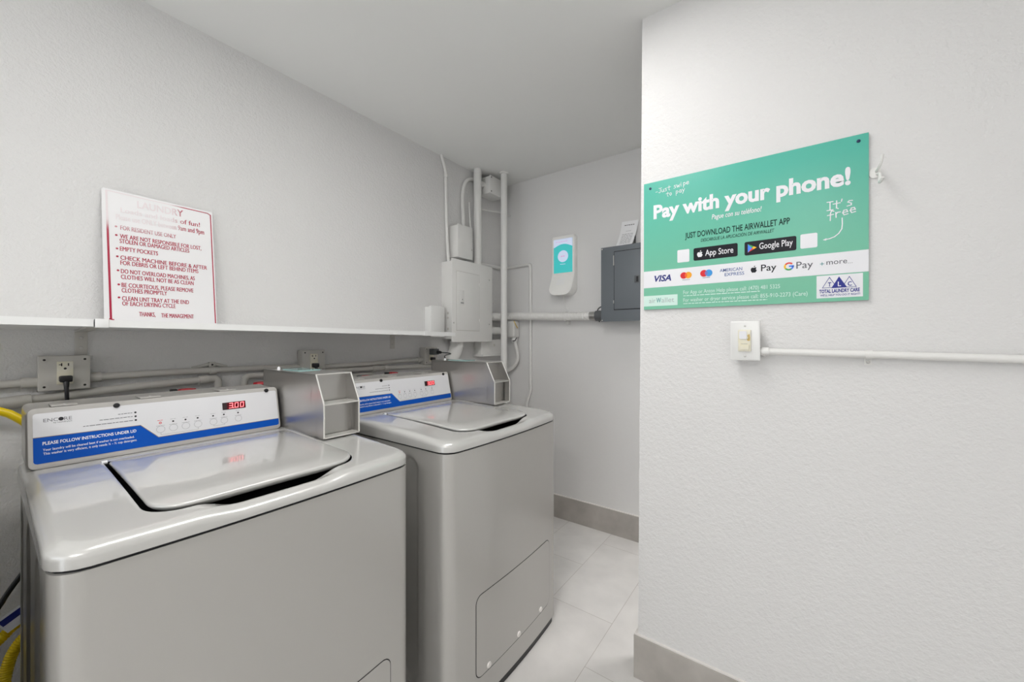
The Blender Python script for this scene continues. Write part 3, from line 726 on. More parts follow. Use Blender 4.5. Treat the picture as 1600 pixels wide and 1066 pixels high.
# ------------------------------------------------------------------ wall hook, switch, conduit on the right wall
hk = thing('coat_hook', (.178, YR, 1.70), 'small painted metal coat hook beside the green board', 'hook')
m = MB(); m.prism([(x, YR-.004, z) for x, z in rrect(.1640, .1880, 1.6880, 1.7160, .011, 6)], (0, .004, 0), M['pipe_paint']); m.build('base_plate', hk)
m = MB(); m.tube([(.178, YR-.003, 1.705), (.180, YR-.022, 1.706), (.184, YR-.036, 1.716), (.186, YR-.042, 1.735)], .0032, M['pipe_paint'], 10, 2); m.build('upper_prong', hk)
m = MB(); m.tube([(.180, YR-.003, 1.698), (.183, YR-.030, 1.690), (.181, YR-.042, 1.672), (.179, YR-.050, 1.660), (.180, YR-.064, 1.658), (.182, YR-.072, 1.666)], .0036, M['pipe_paint'], 10, 2); m.build('lower_hook', hk)
sw = thing('wall_switch', (-.1245, YR, 1.245), 'white jumbo switch plate with stained ivory occupancy-sensor switch', 'light switch')
m = MB(); m.box((-.152, YR-.040, 1.192), (-.097, YR, 1.298), M['pipe_paint'], .002); m.build('box', sw)
m = MB(); ys = YR-.045
m.ring_loft([[(x, yy, z) for x, z in rrect(-.1640+k, -.0850-k, 1.1840+k, 1.3055-k, .003, 3)] for yy, k in ((ys+.006, 0), (ys+.002, .0002), (ys, .0028))], M['white_paint']); m.build('plate', sw)
for z in (1.2905, 1.1970):
    m = MB(); m.tube([(-.1245, ys+.001, z), (-.1245, ys-.0012, z), (-.1245, ys-.0018, z)], [.0034, .003, .0012], M['screw'], 12); m.build('screw', sw)
m = MB(); m.box((-.1425, ys-.006, 1.2120), (-.1085, ys+.002, 1.2785), M['ivory'], .0015)
m.prism([(x, ys-.0085, z) for x, z in rrect(-.1395, -.1195, 1.2500, 1.2745, .003, 4)], (0, .003, 0), M['p_white'])
m.box((-.138, ys-.0085, 1.2165), (-.113, ys-.005, 1.2330), M['ivory'], .001); dashes(m, -.1345, -.1175, 1.2345, .0014, lambda x, z: (x, ys-.0064, z), M['lightgrey_print'], .003, .006, .0008)
m.poly([(x, ys-.0063, z) for x, z in circle(-.1145, 1.2480, .0042, 12)], M['stain']); m.poly([(x, ys-.0063, z) for x, z in ((-.118, 1.262), (-.112, 1.266), (-.110, 1.252), (-.115, 1.250))], M['stain'])
m.build('sensor_switch', sw)
cd = thing('conduit', (.10, YR-.013, 1.21), 'painted conduit running right from the switch plate', 'conduit')
cz = lambda x: 1.2125-.0185*(x+.08)
m = MB(); m.tube([(-.066, YR-.024, cz(-.066)), (-.01, YR-.021, cz(-.01)), (.16, YR-.016, cz(.16)), (.5, YR-.016, cz(.5)), (XE, YR-.016, cz(.5)-.01)], .0098, M['pipe_paint'], 16); m.build('pipe', cd)
m = MB(); m.cyl((-.098, YR-.024, cz(-.08)), (-.072, YR-.024, cz(-.08)), .0112, M['pipe_paint'], 16); m.cyl((-.082, YR-.024, cz(-.08)), (-.064, YR-.024, cz(-.08)), .0128, M['pipe_paint'], 16)
m.cyl((-.075, YR-.024, cz(-.08)-.006), (-.075, YR-.032, cz(-.08)-.010), .0042, M['screw'], 10); m.build('connector', cd)
m = MB(); x = .162; m.tube([(x-.007, YR-.016, cz(x)), (x+.007, YR-.016, cz(x))], .0118, M['pipe_paint'], 16); m.box((x-.008, YR-.004, cz(x)-.030), (x+.008, YR, cz(x)), M['pipe_paint'], .001)
m.tube([(x, YR-.003, cz(x)-.021), (x, YR-.008, cz(x)-.021), (x, YR-.0095, cz(x)-.021)], [.005, .0042, .002], M['screw'], 10); m.build('strap', cd)

# ------------------------------------------------------------------ back wall: grey breaker panel, paper, payment terminal, pipes
gp = thing('breaker_panel', (-.80, YB, 1.36), 'grey steel breaker panel on the back wall', 'electrical panel')
YG = 2.283
m = MB(); m.box((-.965, YG+.004, 1.366), (-.617, YB, 1.812), M['greybox'], .002); m.build('box', gp)
m = MB(); m.box((-.977, YG, 1.358), (-.605, YG+.005, 1.8175), M['greybox'], .0012)
m.box((-.893, YG-.0012, 1.427), (-.655, YG+.002, 1.785), M['dark'], .0004); m.build('cover', gp)
m = MB(); m.box((-.890, YG-.0045, 1.431), (-.658, YG-.0005, 1.781), M['greybox'], .0015); dr = m.build('door', gp)
m = MB(); m.box((-.765, YG-.007, 1.582), (-.735, YG-.003, 1.626), M['greybox_d'], .001); m.box((-.754, YG-.0085, 1.588), (-.741, YG-.006, 1.620), M['black'], .001); m.build('latch', dr)
for z0, z1 in ((1.700, 1.760), (1.468, 1.486)):
    m = MB(); m.cyl((-.894, YG-.004, z0), (-.894, YG-.004, z1), .0028, M['screw'], 10); m.build('hinge', dr)
for x, z in ((-.970, 1.808), (-.970, 1.366)):
    m = MB(); m.tube([(x, YG+.001, z), (x, YG-.002, z), (x, YG-.003, z)], [.005, .0045, .002], M['screw'], 12); m.build('screw', gp)
m = MB()                                                    # curled sheet standing on top of the panel
N = 10; L0, L1 = [], []
for i in range(N+1):
    f = i/N; z = 1.8165+.172*f; y = 2.325+.062*(1-(1-f)**2); lx = .020*f
    L0.append((-.902+lx*1.05, y, z)); L1.append((-.800+lx*1.25, y-.003, z-.004*f))
a = [m.bm.verts.new(V(p)) for p in L0]; b_ = [m.bm.verts.new(V(p)) for p in L1]
a2 = [m.bm.verts.new(V(p)+V((0, .0008, 0))) for p in L0]; b2 = [m.bm.verts.new(V(p)+V((0, .0008, 0))) for p in L1]
for q in ((a, b_), (b2, a2), (a2, a), (b_, b2)): m._paint([m.bm.faces.new((q[0][i], q[1][i], q[1][i+1], q[0][i+1])) for i in range(N)], M['paper'], True)
def paperF(u, f):
    k = min(N-1, int(f*N)); g = f*N-k; p0 = V(L0[k]).lerp(V(L0[k+1]), g); p1 = V(L1[k]).lerp(V(L1[k+1]), g); return tuple(p0.lerp(p1, u)+V((0, -.0009, 0)))
dashes(m, .2, .8, .84, .022, paperF, M['dark_print'], .06, .12, .03); dashes(m, .36, .68, .62, .012, paperF, M['lightgrey_print'], .06, .1, .02)
for f in (.50, .44, .38, .32, .26, .20, .14): dashes(m, .17, .84, f, .014, paperF, M['grey_print'], .10, .24, .03)
o = m.build('notice_paper', at=(-.85, 2.33, 1.8165)); tag(o, 'curled printed paper standing on top of the grey breaker panel', 'paper')
m = MB(); m.box((-.7945, 2.366, 1.8175), (-.7905, 2.374, 1.890), M['black'], .001); o = m.build('marker_pen', at=(-.793, 2.368, 1.8175)); tag(o, 'slim dark upright stick behind the paper on the grey panel', 'pen')

# payment terminal: flat top with a screen, belly swelling out below
pt_ = thing('payment_terminal', (-1.29, YB, 1.54), 'slim white wall terminal with a lit turquoise screen', 'payment terminal')
YT = 2.355
def tprof(z):                                                # front face y over height
    return YT-.050*(1-sst(1.555, 1.71, z))*1.0
m = MB(); zs = [1.548, 1.551, 1.556, 1.565, 1.578, 1.594, 1.61, 1.63, 1.65, 1.67, 1.69, 1.71, 1.75, 1.85, 1.945, 1.954, 1.958]
x0, x1 = -1.372, -1.196; front, back = [], []
def thalf(z):
    if z < 1.600: d = 1.600-z; r = .052; return r-math.sqrt(max(0, r*r-min(d, r)**2))
    if z > 1.948: d = z-1.948; return .010-math.sqrt(max(0, .0001-min(d, .00999)**2))
    return 0
loops = []
for z in zs:
    k = thalf(z); yf = tprof(z); yb_ = YB-.001
    loops.append([(x0+k, yb_, z), (x0+k, yf+.004, z), (x0+k+.003, yf, z), (x1-k-.003, yf, z), (x1-k, yf+.004, z), (x1-k, yb_, z)])
m.ring_loft(loops, M['terminal']); m.build('body', pt_, sharp=50)
m = MB(); FT = lambda k: (lambda x, z: (x, YT-.0006*k, z))
xa, xb_ = -1.356, -1.212
m.poly([FT(1)(x, z) for x, z in rrect(xa, xb_, 1.703, 1.937, .004, 3)], M['screen_teal'])
m.poly([FT(2)(xa, 1.937), FT(2)(xb_, 1.937)]+[FT(2)(xb_-(xb_-xa)*i/12, 1.880+.022*math.sin(math.pi*i/12)) for i in range(13)], M['screen_white'])
m.poly([FT(2)(*q) for q in circle(-1.284, 1.818, .040, 30)], M['screen_white'])
dashes(m, -1.30, -1.268, 1.815, .006, FT(3), M['screen_pink'], .008, .014, .003); dashes(m, -1.305, -1.265, 1.762, .004, FT(2), M['screen_white'], .01, .016, .002)
dashes(m, -1.34, -1.25, 1.917, .003, FT(3), M['screen_pink'], .01, .02, .003)
m.build('screen', pt_)
m = MB()
for i in range(5):
    z = 1.622+.009*i; y = tprof(z)-.0006; m.poly([(-1.32, y, z), (-1.26, y, z), (-1.26, tprof(z+.004)-.0006, z+.004), (-1.32, tprof(z+.004)-.0006, z+.004)], M['paper'])
m.build('card_symbol_pad', pt_)
m = MB(); m.tube([(-1.285, 2.365, 1.549), (-1.285, 2.372, 1.51), (-1.275, 2.378, 1.47), (-1.262, 2.384, 1.452), (-1.255, 2.386, 1.425)], .0035, M['white_paint'], 8, 2)
o = m.build('terminal_cord', at=(-1.285, 2.372, 1.50)); tag(o, 'thin white cord dropping from the wall terminal to the ribbed conduit', 'cord')

fc = thing('flexible_conduit', (-1.40, YB-.033, 1.41), 'ribbed off-white conduit along the back wall to the grey panel', 'conduit')
m = MB(); m.corrugated([(-1.780, 2.1005, 1.413), (-1.780, 2.23, 1.414), (-1.778, 2.315, 1.416), (-1.74, 2.338, 1.418), (-1.65, 2.340, 1.418), (-1.45, 2.340, 1.410), (-1.25, 2.340, 1.402), (-1.06, 2.340, 1.400)], .0285, M['pipe_paint'], .013, .11, 18); m.build('hose', fc)
m = MB(); m.cyl((-1.075, 2.340, 1.400), (-1.035, 2.340, 1.400), .0285, M['steel'], 18); m.cyl((-1.035, 2.340, 1.400), (-.9665, 2.340, 1.400), .034, M['greybox_d'], 10); m.build('connector', fc)
m = MB(); m.tube([(-1.015, 2.350, 1.36), (-1.03, 2.335, 1.40), (-1.02, 2.330, 1.445), (-.985, 2.335, 1.462), (-.9695, 2.338, 1.455)], .004, M['greybox_d'], 8, 2); m.build('bonding_wire', fc)
m = MB(); m.tube([(-1.262, 2.340, 1.403), (-1.252, 2.340, 1.403)], .0318, M['pipe_paint'], 18); m.box((-1.268, 2.362, 1.352), (-1.246, YB, 1.375), M['pipe_paint'], .001); m.build('strap', fc)

# thin pipe from the white panel round the corner and down the back wall
m = MB(); m.tube([(-1.822, 2.075, 1.792), (-1.822, 2.33, 1.792), (-1.818, 2.370, 1.792), (-1.775, 2.380, 1.793), (-1.60, 2.380, 1.800), (-1.572, 2.380, 1.797), (-1.5675, 2.380, 1.770), (-1.5675, 2.380, 1.50), (-1.5675, 2.380, .925), (-1.556, 2.374, .885), (-1.592, 2.374, .80), (-1.602, 2.374, .74), (-1.602, 2.374, .16)], .0112, M['pipe_paint'], 12, 1)
o = m.build('thin_pipe', at=(-1.57, 2.38, .16)); tag(o, 'thin painted pipe bending down the back wall with an offset near the farther washer', 'pipe')
# vertical pipes in the corner
m = MB(); m.cyl((-1.663, 2.185, 0), (-1.663, 2.185, ZC), .0225, M['pipe_paint'], 24); m.tube([(-1.663, 2.185, ZC-.012), (-1.663, 2.185, ZC)], .031, M['pipe_paint'], 24)
o = m.build('standpipe', at=(-1.663, 2.185, 0)); tag(o, 'full-height white vertical pipe standing right of the white panel', 'pipe')
m = MB(); m.cyl((-1.780, 2.037, 1.7455), (-1.780, 2.037, ZC), .0275, M['pipe_paint'], 22); m.cyl((-1.780, 2.037, 1.7455), (-1.780, 2.037, 1.765), .032, M['pipe_paint'], 16)
o = m.build('riser_conduit', at=(-1.785, 2.037, 1.745)); tag(o, 'thick white conduit rising from the white panel top to the ceiling', 'conduit')
m = MB(); m.tube([(-1.823, 1.735, ZC), (-1.823, 1.752, 2.385), (-1.823, 1.772, 2.34), (-1.823, 1.776, 2.29), (-1.823, 1.778, 2.08), (-1.820, 1.786, 1.86), (-1.812, 1.790, 1.7455)], .0105, M['pipe_paint'], 12, 1); m.cyl((-1.823, 1.775, 2.295), (-1.823, 1.775, 2.315), .0135, M['pipe_paint'], 12)
o = m.build('thin_conduit', at=(-1.82, 1.776, 1.745)); tag(o, 'thin painted conduit down the left wall to the white panel, left of the small box', 'conduit')
m = MB(); m.tube([(-1.812, 1.930, 1.9945), (-1.818, 1.931, 2.10), (-1.823, 1.926, 2.20), (-1.8235, 1.938, 2.285), (-1.8235, 1.975, 2.345), (-1.8235, 2.03, 2.372), (-1.8235, 2.100, 2.374)], .0125, M['pipe_paint'], 12, 2)
o = m.build('curved_conduit', at=(-1.80, 1.93, 1.985)); tag(o, 'arched painted conduit rising from the small box behind the thick conduit', 'conduit')
jb = thing('junction_box', (XL, 1.87, 1.775), 'small blank white box above the white panel', 'junction box')
m = MB(); m.box((XL, 1.812, 1.782), (-1.752, 1.945, 1.990), M['pipe_paint'], .004); m.build('body', jb)
m = MB(); m.box((-1.756, 1.809, 1.778), (-1.747, 1.948, 1.994), M['pipe_paint'], .003); m.build('lid', jb)
m = MB(); m.tube([(-1.748, 1.940, 1.845), (-1.744, 1.940, 1.845)], .004, M['screw'], 10); m.build('screw', jb)
m = MB(); m.tube([(-1.81, 1.985, 2.19), (-1.80, 1.978, 2.08), (-1.795, 1.992, 1.92), (-1.79, 1.995, 1.83), (-1.785, 1.975, 1.800), (-1.785, 1.945, 1.800)], .005, M['pipe_paint'], 8, 2)
o = m.build('looped_cable', at=(-1.79, 1.98, 1.80)); tag(o, 'thin painted cable looping into the right side of the small blank box', 'cable')
cj = thing('junction_box', (XL, 2.18, 2.26), 'square painted box at the ceiling corner behind the pipes', 'junction box')
m = MB(); m.box((XL, 2.108, 2.278), (-1.728, 2.262, 2.398), M['pipe_paint'], .003); m.build('body', cj)
m = MB(); m.box((-1.730, 2.105, 2.275), (-1.722, 2.265, 2.401), M['pipe_paint'], .002); m.build('lid', cj)
for y, z in ((2.117, 2.388), (2.117, 2.29)):
    m = MB(); m.tube([(-1.723, y, z), (-1.7205, y, z)], .0045, M['slot'], 8); m.build('screw', cj)
m = MB(); m.tube([(-1.79, 2.070, 2.345), (-1.785, 2.112, 2.345)], .018, M['pipe_paint'], 12); m.build('connector', cj)
m = MB(); m.tube([(-1.800, 2.072, 2.172), (-1.785, 2.18, 2.180), (-1.775, 2.30, 2.198), (-1.768, 2.365, 2.190), (-1.760, YB-.002, 2.192)], .0068, M['pipe_paint'], 8, 1)
o = m.build('slack_cable', at=(-1.80, 2.2, 2.18)); tag(o, 'thin painted cable sagging across the corner behind the vertical pipes', 'cable')

# white breaker panel on the left wall
wp = thing('breaker_panel', (XL, 1.925, 1.235), 'white-painted breaker panel on the left wall above the farther coin box', 'electrical panel')
m = MB(); m.box((XL, 1.748, 1.250), (-1.728, 2.100, 1.745), M['pipe_paint'], .003)
m.build('box', wp)
for z in (1.285, 1.315, 1.385, 1.415):
    m = MB(); m.tube([(-1.775, 1.7485, z), (-1.775, 1.745, z)], .0075, M['grime'], 10); m.build('knockout', wp)
XW = -1.720
m = MB(); m.box((-1.729, 1.727, 1.232), (XW, 2.123, 1.755), M['pipe_paint'], .0012); m.build('cover', wp)
m = MB(); m.box((XW-.001, 1.766, 1.303), (XW+.0004, 1.988, 1.682), M['grime'], .0003); m.box((XW-.001, 1.769, 1.306), (XW+.0028, 1.985, 1.679), M['pipe_paint'], .0014); d_ = m.build('door', wp)
m = MB(); m.box((XW+.002, 1.788, 1.468), (XW+.005, 1.832, 1.562), M['pipe_paint'], .001); m.tube([(XW+.004, 1.812, 1.503), (XW+.009, 1.812, 1.503)], .011, M['pipe_paint'], 16); m.tube([(XW+.008, 1.812, 1.503), (XW+.0098, 1.812, 1.503)], .003, M['slot'], 8)
m.box((XW+.003, 1.800, 1.478), (XW+.0055, 1.828, 1.484), M['grey_print'], .0005); m.build('latch', d_)
for z in (1.615, 1.375):
    m = MB(); m.tube([(XW+.002, 1.985, z-.010), (XW+.002, 1.985, z+.010)], .004, M['pipe_paint'], 10); m.build('hinge', d_)
for y, z in ((2.090, 1.66), (2.090, 1.352), (1.742, 1.352)):
    m = MB(); m.tube([(XW-.001, y, z), (XW+.003, y, z), (XW+.004, y, z)], [.0055, .0045, .002], M['screw'], 10); m.build('screw', wp)
db = thing('junction_box', (XL, 1.65, 1.262), 'white rounded box at the far end of the shelf', 'junction box')
m = MB(); m.box((XL, 1.609, 1.268), (-1.793, 1.718, 1.448), M['white_paint'], .004); m.build('body', db)
m = MB(); m.box((-1.796, 1.604, 1.262), (-1.777, 1.722, 1.454), M['white_paint'], .005); m.build('cover', db)
# elbow under the panel, lower pipe, fitting, hose, small cabinet
m = MB(); m.tube([(-1.782, 1.832, 1.2315), (-1.782, 1.830, 1.200), (-1.782, 1.812, 1.155), (-1.782, 1.772, 1.118), (-1.782, 1.758, 1.06), (-1.782, 1.758, .60)], .043, M['pipe_paint'], 20, 2)
o = m.build('elbow_conduit', at=(-1.78, 1.74, 1.1)); tag(o, 'wide white elbow pipe curving down from below the white panel', 'pipe')
lp = thing('service_fitting', (-1.70, 2.33, 1.31), 'lower stubby white pipe with angled fitting behind the full-height pipe', 'pipe')
m = MB(); m.tube([(-1.785, 2.1005, 1.310), (-1.785, 2.30, 1.312), (-1.76, 2.345, 1.312), (-1.715, 2.350, 1.312)], .028, M['pipe_paint'], 18, 1); m.build('pipe', lp)
m = MB(); m.box((-1.738, 2.315, 1.262), (-1.668, 2.385, 1.385), M['pipe_paint'], .012, 3); m.build('body', lp)
m = MB(); m.cyl((-1.690, 2.350, 1.262), (-1.688, 2.350, 1.225), .021, M['white_paint'], 16); m.cyl((-1.690, 2.350, 1.246), (-1.690, 2.350, 1.238), .025, M['white_paint'], 14); m.build('connector', lp)
m = MB(); m.tube([(-1.688, 2.325, 1.236), (-1.665, 2.322, 1.238), (-1.652, 2.325, 1.262)], .003, M['black'], 8); m.build('clamp_screw', lp)
m = MB(); m.tube([(-1.672, 2.318, 1.385), (-1.660, 2.320, 1.36), (-1.645, 2.325, 1.33)], .004, M['stain'], 8, 1); m.build('wire', lp)
m = MB(); m.tube([(-1.688, 2.352, 1.232), (-1.682, 2.352, 1.20), (-1.664, 2.355, 1.15), (-1.664, 2.355, 1.10), (-1.69, 2.355, 1.05), (-1.74, 2.352, 1.02), (-1.79, 2.34, 1.00), (-1.80, 2.33, .90), (-1.80, 2.33, .4)], .0145, M['pipe_paint'], 12, 2)
o = m.build('curved_hose', at=(-1.69, 2.35, 1.1)); tag(o, 'curved painted tube swinging down behind the full-height pipe', 'pipe')
ub = thing('junction_box', (XL, 2.16, 1.12), 'low grey-white box with a bottom lip beneath the white panel', 'junction box')
m = MB(); m.box((XL, 2.06, 1.139), (-1.765, 2.29, 1.246), M['pipe_paint'], .003); m.build('body', ub)
m = MB(); m.box((XL, 2.05, 1.128), (-1.745, 2.30, 1.140), M['pipe_paint'], .003); m.build('lip', ub)
m = MB(); m.tube([(-1.766, 2.20, 1.205), (-1.762, 2.20, 1.205)], .010, M['grime'], 12); m.build('knockout', ub)

# ------------------------------------------------------------------ outlets, cords and pipes behind the machines
def outlet(yc, zc, label, wide=.103, face=True):
    t = thing('outlet_box', (XL, yc, zc), label, 'electrical outlet', 'outlet boxes on the left wall')
    y0, y1, z0, z1 = yc-wide/2, yc+wide/2, zc-.051, zc+.051; xf = -1.786
    m = MB(); m.box((XL, y0, z0), (xf-.006, y1, z1), M['grime'], .004); m.build('box', t)
    m = MB(); m.box((xf-.007, y0-.001, z0-.001), (xf, y1+.001, z1+.001), M['grime'], .003); m.build('cover', t)
    for sy in (-1, 1):
        for sz in (-1, 1):
            m = MB(); m.tube([(xf-.002, yc+sy*(wide/2-.011), zc+sz*.040), (xf+.0012, yc+sy*(wide/2-.011), zc+sz*.040)], .0095, M['grime'], 14); m.build('corner_boss', t)
    for sy, sz in ((-1, 1), (1, 1), (-1, -1), (1, -1)):
        m = MB(); m.tube([(xf+.0005, yc+sy*(wide/2-.011), zc+sz*.040), (xf+.0022, yc+sy*(wide/2-.011), zc+sz*.040)], .0032, M['slot'], 8); m.build('screw', t)
    m = MB(); xr = xf+.0035
    m.box((xf-.001, yc-.0165, zc-.034), (xr, yc+.0165, zc+.034), M['ivory'], .001)
    for dz in (.019, -.019):
        for py, pz, w_, h_ in ((-.007, .006, .0025, .009), (-.0095, .006, .006, .002), (.0065, .006, .0025, .008)):
            m.poly([(xr+.0003, yc+py-w_/2, zc+dz+pz-h_/2), (xr+.0003, yc+py+w_/2, zc+dz+pz-h_/2), (xr+.0003, yc+py+w_/2, zc+dz+pz+h_/2), (xr+.0003, yc+py-w_/2, zc+dz+pz+h_/2)], M['slot'])
        m.poly([(xr+.0003, yc+a_, zc+dz-.006+b__) for a_, b__ in circle(0, 0, .0032, 10)], M['slot'])
    m.build('receptacle', t)
    return xr
def plug_cord(yc, zc, label, pts):
    t = thing('power_cord', (-1.78, yc, zc), label, 'power cord', 'black washer cords')
    m = MB(); m.box((-1.7828, yc-.0135, zc-.012), (-1.760, yc+.0135, zc+.007), M['black'], .004); m.tube([(-1.770, yc, zc-.006), (-1.762, yc, zc-.020), (-1.760, yc, zc-.032)], [.0075, .006, .0050], M['black'], 10); m.build('plug', t)
    m = MB(); m.tube(pts, .0048, M['black'], 10, 2); m.build('cord', t)
outlet(.1525, 1.148, 'painted outlet box with a black plug near the left edge of the photo')
outlet(.905, 1.148, 'painted outlet box just above the nearer coin box')
outlet(1.618, 1.150, 'painted outlet box with a grey adapter by the farther coin box', .10)
plug_cord(.1530, 1.133, 'black power cord hanging in front of the nearest outlet box', [(-1.762, .153, 1.115), (-1.757, .1535, 1.09), (-1.762, .155, 1.04), (-1.78, .16, .95), (-1.79, .18, .70), (-1.78, .25, .45), (-1.75, .30, .30), (-1.60, .32, .25)])
plug_cord(.9050, 1.133, 'black power cord plugged in just behind the nearer coin box', [(-1.762, .905, 1.115), (-1.757, .906, 1.09), (-1.762, .91, 1.04), (-1.78, .92, .95), (-1.79, .94, .70), (-1.78, 1.0, .45), (-1.75, 1.05, .30), (-1.60, 1.1, .25)])
plug_cord(1.6180, 1.133, 'black power cord plugged in below the grey adapter by the farther coin box', [(-1.762, 1.618, 1.115), (-1.757, 1.617, 1.09), (-1.762, 1.61, 1.04), (-1.78, 1.60, .95), (-1.79, 1.58, .70), (-1.78, 1.5, .45), (-1.75, 1.45, .30), (-1.60, 1.4, .25)])
ad = thing('power_adapter', (-1.77, 1.62, 1.17), 'grey plug-in adapter with a thin cord to the farther coin box', 'power adapter')
m = MB(); m.box((-1.7825, 1.597, 1.156), (-1.740, 1.640, 1.192), M['greybox_d'], .004); m.build('body', ad)
m = MB(); m.tube([(-1.742, 1.625, 1.172), (-1.722, 1.632, 1.170), (-1.715, 1.634, 1.169)], [.011, .009, .006], M['black'], 12); m.build('strain_relief', ad)
m = MB(); m.tube([(-1.716, 1.634, 1.169), (-1.69, 1.645, 1.168), (-1.62, 1.63, 1.165), (-1.54, 1.50, 1.163), (-1.49, 1.44, 1.160), (-1.472, 1.428, 1.151)], .0028, M['black'], 8, 2); m.build('cord', ad)
# conduit joining the outlet boxes
def run(name, pts, r, label, cat, sm=0, extra=None, group=None):
    t = thing(name, pts[0], label, cat, group); m = MB(); m.tube(pts, r, M['grime'], 12, sm); m.build('pipe', t)
    if extra: extra(t)
    return t
def coupl(t, p, q, r, name='connector'):
    m = MB(); m.cyl(p, q, r, M['grime'], 14); m.build(name, t)
run('conduit', [(-1.815, -.6, 1.112), (-1.815, .100, 1.122)], .0115, 'painted conduit entering the left side of the nearest outlet box', 'conduit', 0, lambda t: (coupl(t, (-1.815, .070, 1.122), (-1.815, .101, 1.122), .0155)))
def strap(t):
    y, z = .530, 1.129
    m = MB(); m.tube([(-1.815, y-.010, z), (-1.815, y+.010, z)], .0145, M['grime'], 14)
    m.tube([(XL+.004, y-.06, z+.010), (XL+.006, y-.02, z+.020), (XL+.008, y, z+.026), (XL+.006, y+.02, z+.020), (XL+.004, y+.05, z+.010)], .007, M['grime'], 8, 1)
    m.box((XL, y-.010, z), (XL+.016, y+.012, z+.032), M['grime'], .002); m.tube([(XL+.015, y, z+.022), (XL+.0175, y, z+.022)], .0035, M['slot'], 8); m.build('strap', t)
    coupl(t, (-1.815, .204, 1.128), (-1.815, .232, 1.128), .0155)
run('conduit', [(-1.815, .204, 1.128), (-1.815, .40, 1.131), (-1.815, .70, 1.129), (-1.815, .853, 1.125)], .0115, 'strapped painted conduit between the first and second outlet boxes', 'conduit', 0, strap)
run('conduit', [(-1.815, .957, 1.118), (-1.815, 1.20, 1.120), (-1.815, 1.45, 1.127), (-1.815, 1.568, 1.127)], .0115, 'painted conduit between the second outlet box and the adapter outlet', 'conduit', 0, lambda t: coupl(t, (-1.815, 1.535, 1.127), (-1.815, 1.569, 1.127), .0145))
# water pipes with drops
def wp_(name, pts, label): return run(name, pts, .0125, label, 'pipe', 1)
w1 = run('water_pipe', [(-1.812, -.5, 1.047), (-1.812, .04, 1.068), (-1.812, .26, 1.086), (-1.812, .505, 1.097), (-1.812, .545, 1.099), (-1.812, .547, 1.06), (-1.812, .547, .80)], .0125, 'sloping painted water pipe dropping behind the nearer console', 'pipe', 1,
         lambda t: (coupl(t, (-1.812, .03, 1.0672), (-1.812, .09, 1.0725), .0165), coupl(t, (-1.812, .485, 1.0962), (-1.812, .515, 1.0975), .0155)))
w2 = run('water_pipe', [(-1.812, .634, .80), (-1.812, .634, 1.06), (-1.812, .637, 1.098), (-1.812, .69, 1.099), (-1.812, .90, 1.097), (-1.812, 1.30, 1.092), (-1.812, 1.66, 1.087)], .0115, 'level painted water pipe running behind both coin boxes', 'pipe', 1,
         lambda t: (coupl(t, (-1.812, 1.225, 1.093), (-1.812, 1.255, 1.093), .0150), coupl(t, (-1.812, 1.30, 1.0925), (-1.812, 1.32, 1.0925), .0150)))
w3 = run('water_pipe', [(-1.8245, .99, 1.060), (-1.8245, 1.20, 1.065), (-1.8245, 1.235, 1.064), (-1.8245, 1.238, 1.04), (-1.8245, 1.238, .70)], .0105, 'short lower painted pipe bending down behind the farther console', 'pipe', 1)
# red valve handles peeping over the consoles
def valve(y, z, label, dk=False):
    t = thing('water_valve', (-1.74, y, z), label, 'valve', 'red water valves behind the washers')
    m = MB(); m.tube([(XL+.001, y, z-.045), (-1.735, y, z-.045)], .014, M['grime'], 12); m.tube([(-1.752, y, z-.045), (-1.752, y, z-.005)], .006, M['steel'], 10); m.tube([(-1.735, y, z-.045), (-1.722, y, z-.060), (-1.722, y, z-.10)], .012, M['steel'], 10); m.build('body', t)
    m = MB(); N = 24
    loops = [[(-1.752+R*math.cos(2*math.pi*i/N)*(1+.12*math.cos(8*2*math.pi*i/N)), y+R*math.sin(2*math.pi*i/N)*(1+.12*math.cos(8*2*math.pi*i/N)), zz) for i in range(N)] for R, zz in ((.012, z-.006), (.023, z-.004), (.025, z), (.023, z+.005), (.012, z+.007))]
    m.ring_loft(loops, M['red']); m.build('handle', t)
    if dk:
        m = MB(); m.box((-1.765, y-.045, z-.004), (-1.745, y-.026, z+.008), M['black'], .003); m.build('tag', t)
valve(.435, 1.067, 'red valve handle behind the nearer console, left of the pipe drops', True)
valve(.672, 1.070, 'red valve handle behind the nearer console beside its coin box')
valve(1.150, 1.060, 'red valve handle behind the farther console, the left and lower one', True)
valve(1.312, 1.066, 'bright red valve handle behind the farther console, right of the pipe drop', True)

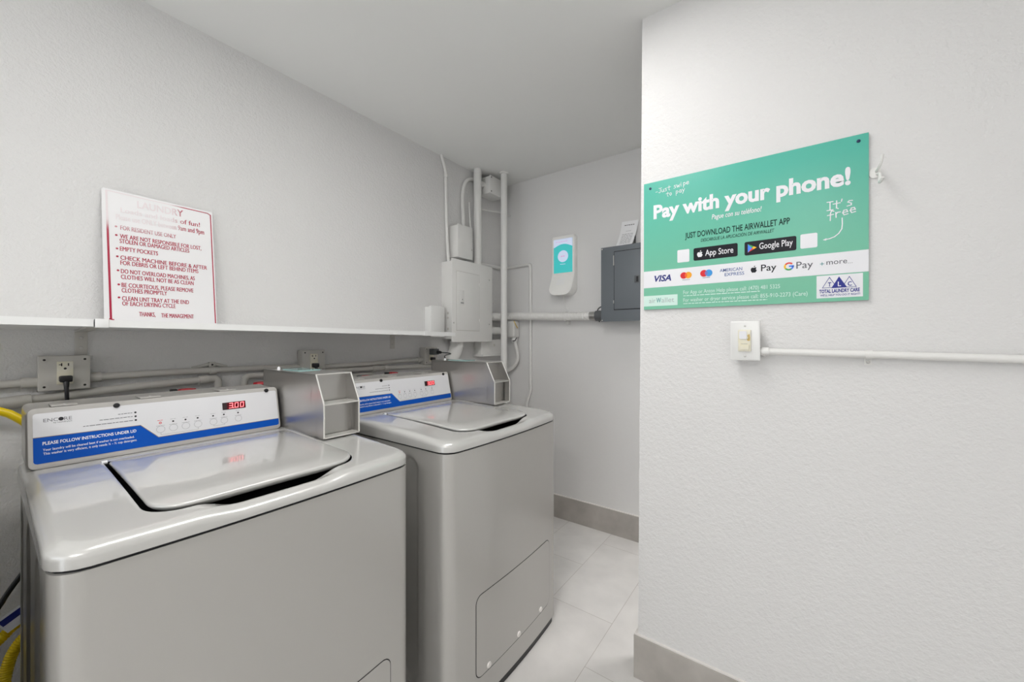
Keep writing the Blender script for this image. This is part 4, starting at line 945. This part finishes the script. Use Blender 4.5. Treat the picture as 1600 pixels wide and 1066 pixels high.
# ------------------------------------------------------------------ yellow gas tubes, black cord and tag left of the nearer washer
m = MB(); m.tube([(-1.74, -.55, 1.16), (-1.72, -.10, 1.092), (-1.70, .03, 1.066), (-1.69, .075, 1.024), (-1.69, .10, .98), (-1.70, .12, .60)], .0100, M['yellow'], 14, 2)
o = m.build('yellow_tube', at=(-1.70, .03, 1.05)); tag(o, 'smooth yellow tube disappearing behind the nearer console', 'tube')
m = MB(); m.corrugated([(-1.72, .16, .52), (-1.70, .06, .485), (-1.70, .03, .452), (-1.69, -.03, .40), (-1.66, -.12, .30), (-1.64, -.20, .16), (-1.64, -.25, .05)], .0130, M['yellow'], .006, .12)
o = m.build('yellow_gas_hose', at=(-1.70, .03, .45)); tag(o, 'upper ribbed yellow hose left of the nearer washer', 'hose', 'ribbed yellow hoses')
m = MB(); m.corrugated([(-1.67, .12, .50), (-1.68, .055, .435), (-1.68, .038, .36), (-1.64, .032, .30), (-1.56, .032, .24), (-1.45, .032, .22), (-1.34, .032, .26), (-1.26, .032, .22), (-1.22, .032, .10), (-1.20, .032, .02)], .0130, M['yellow'], .006, .12)
o = m.build('yellow_gas_hose', at=(-1.68, .04, .36)); tag(o, 'lower ribbed yellow hose in the bottom left corner of the photo', 'hose', 'ribbed yellow hoses')
m = MB(); m.tube([(-1.70, .10, .66), (-1.70, .045, .575), (-1.70, .028, .535), (-1.70, -.03, .46), (-1.70, -.12, .40), (-1.70, -.4, .36)], .0062, M['black'], 10, 2)
o = m.build('black_cord', at=(-1.70, .04, .56)); tag(o, 'black cord crossing the gap left of the nearer washer', 'cord')
m = MB(); A_ = V((-1.685, .022, .510)); B2 = V((-1.672, .075, .548)); U = (B2-A_).normalized(); W_ = V((.25, .45, -.86)); W_ = (W_-U*W_.dot(U)).normalized(); n_ = U.cross(W_).normalized()
m.prism([A_, A_+U*.075, A_+U*.075+W_*.042, A_+W_*.042], n_*.0008, M['p_white']); 
for sg_ in (1, -1):
    off = n_*(.0012 if sg_ > 0 else -.0006); m.poly([A_+U*.004+W_*.006+off, A_+U*.071+W_*.006+off, A_+U*.071+W_*.022+off, A_+U*.004+W_*.022+off], M['p_visa'])
m.build('hang_tag', at=A_); o = bpy.data.objects['hang_tag']; tag(o, 'white tag with a navy band hanging on the yellow hose', 'tag')

# tidy the helper property used while building
for o in bpy.data.objects:
    if '_at' in o: del o['_at']
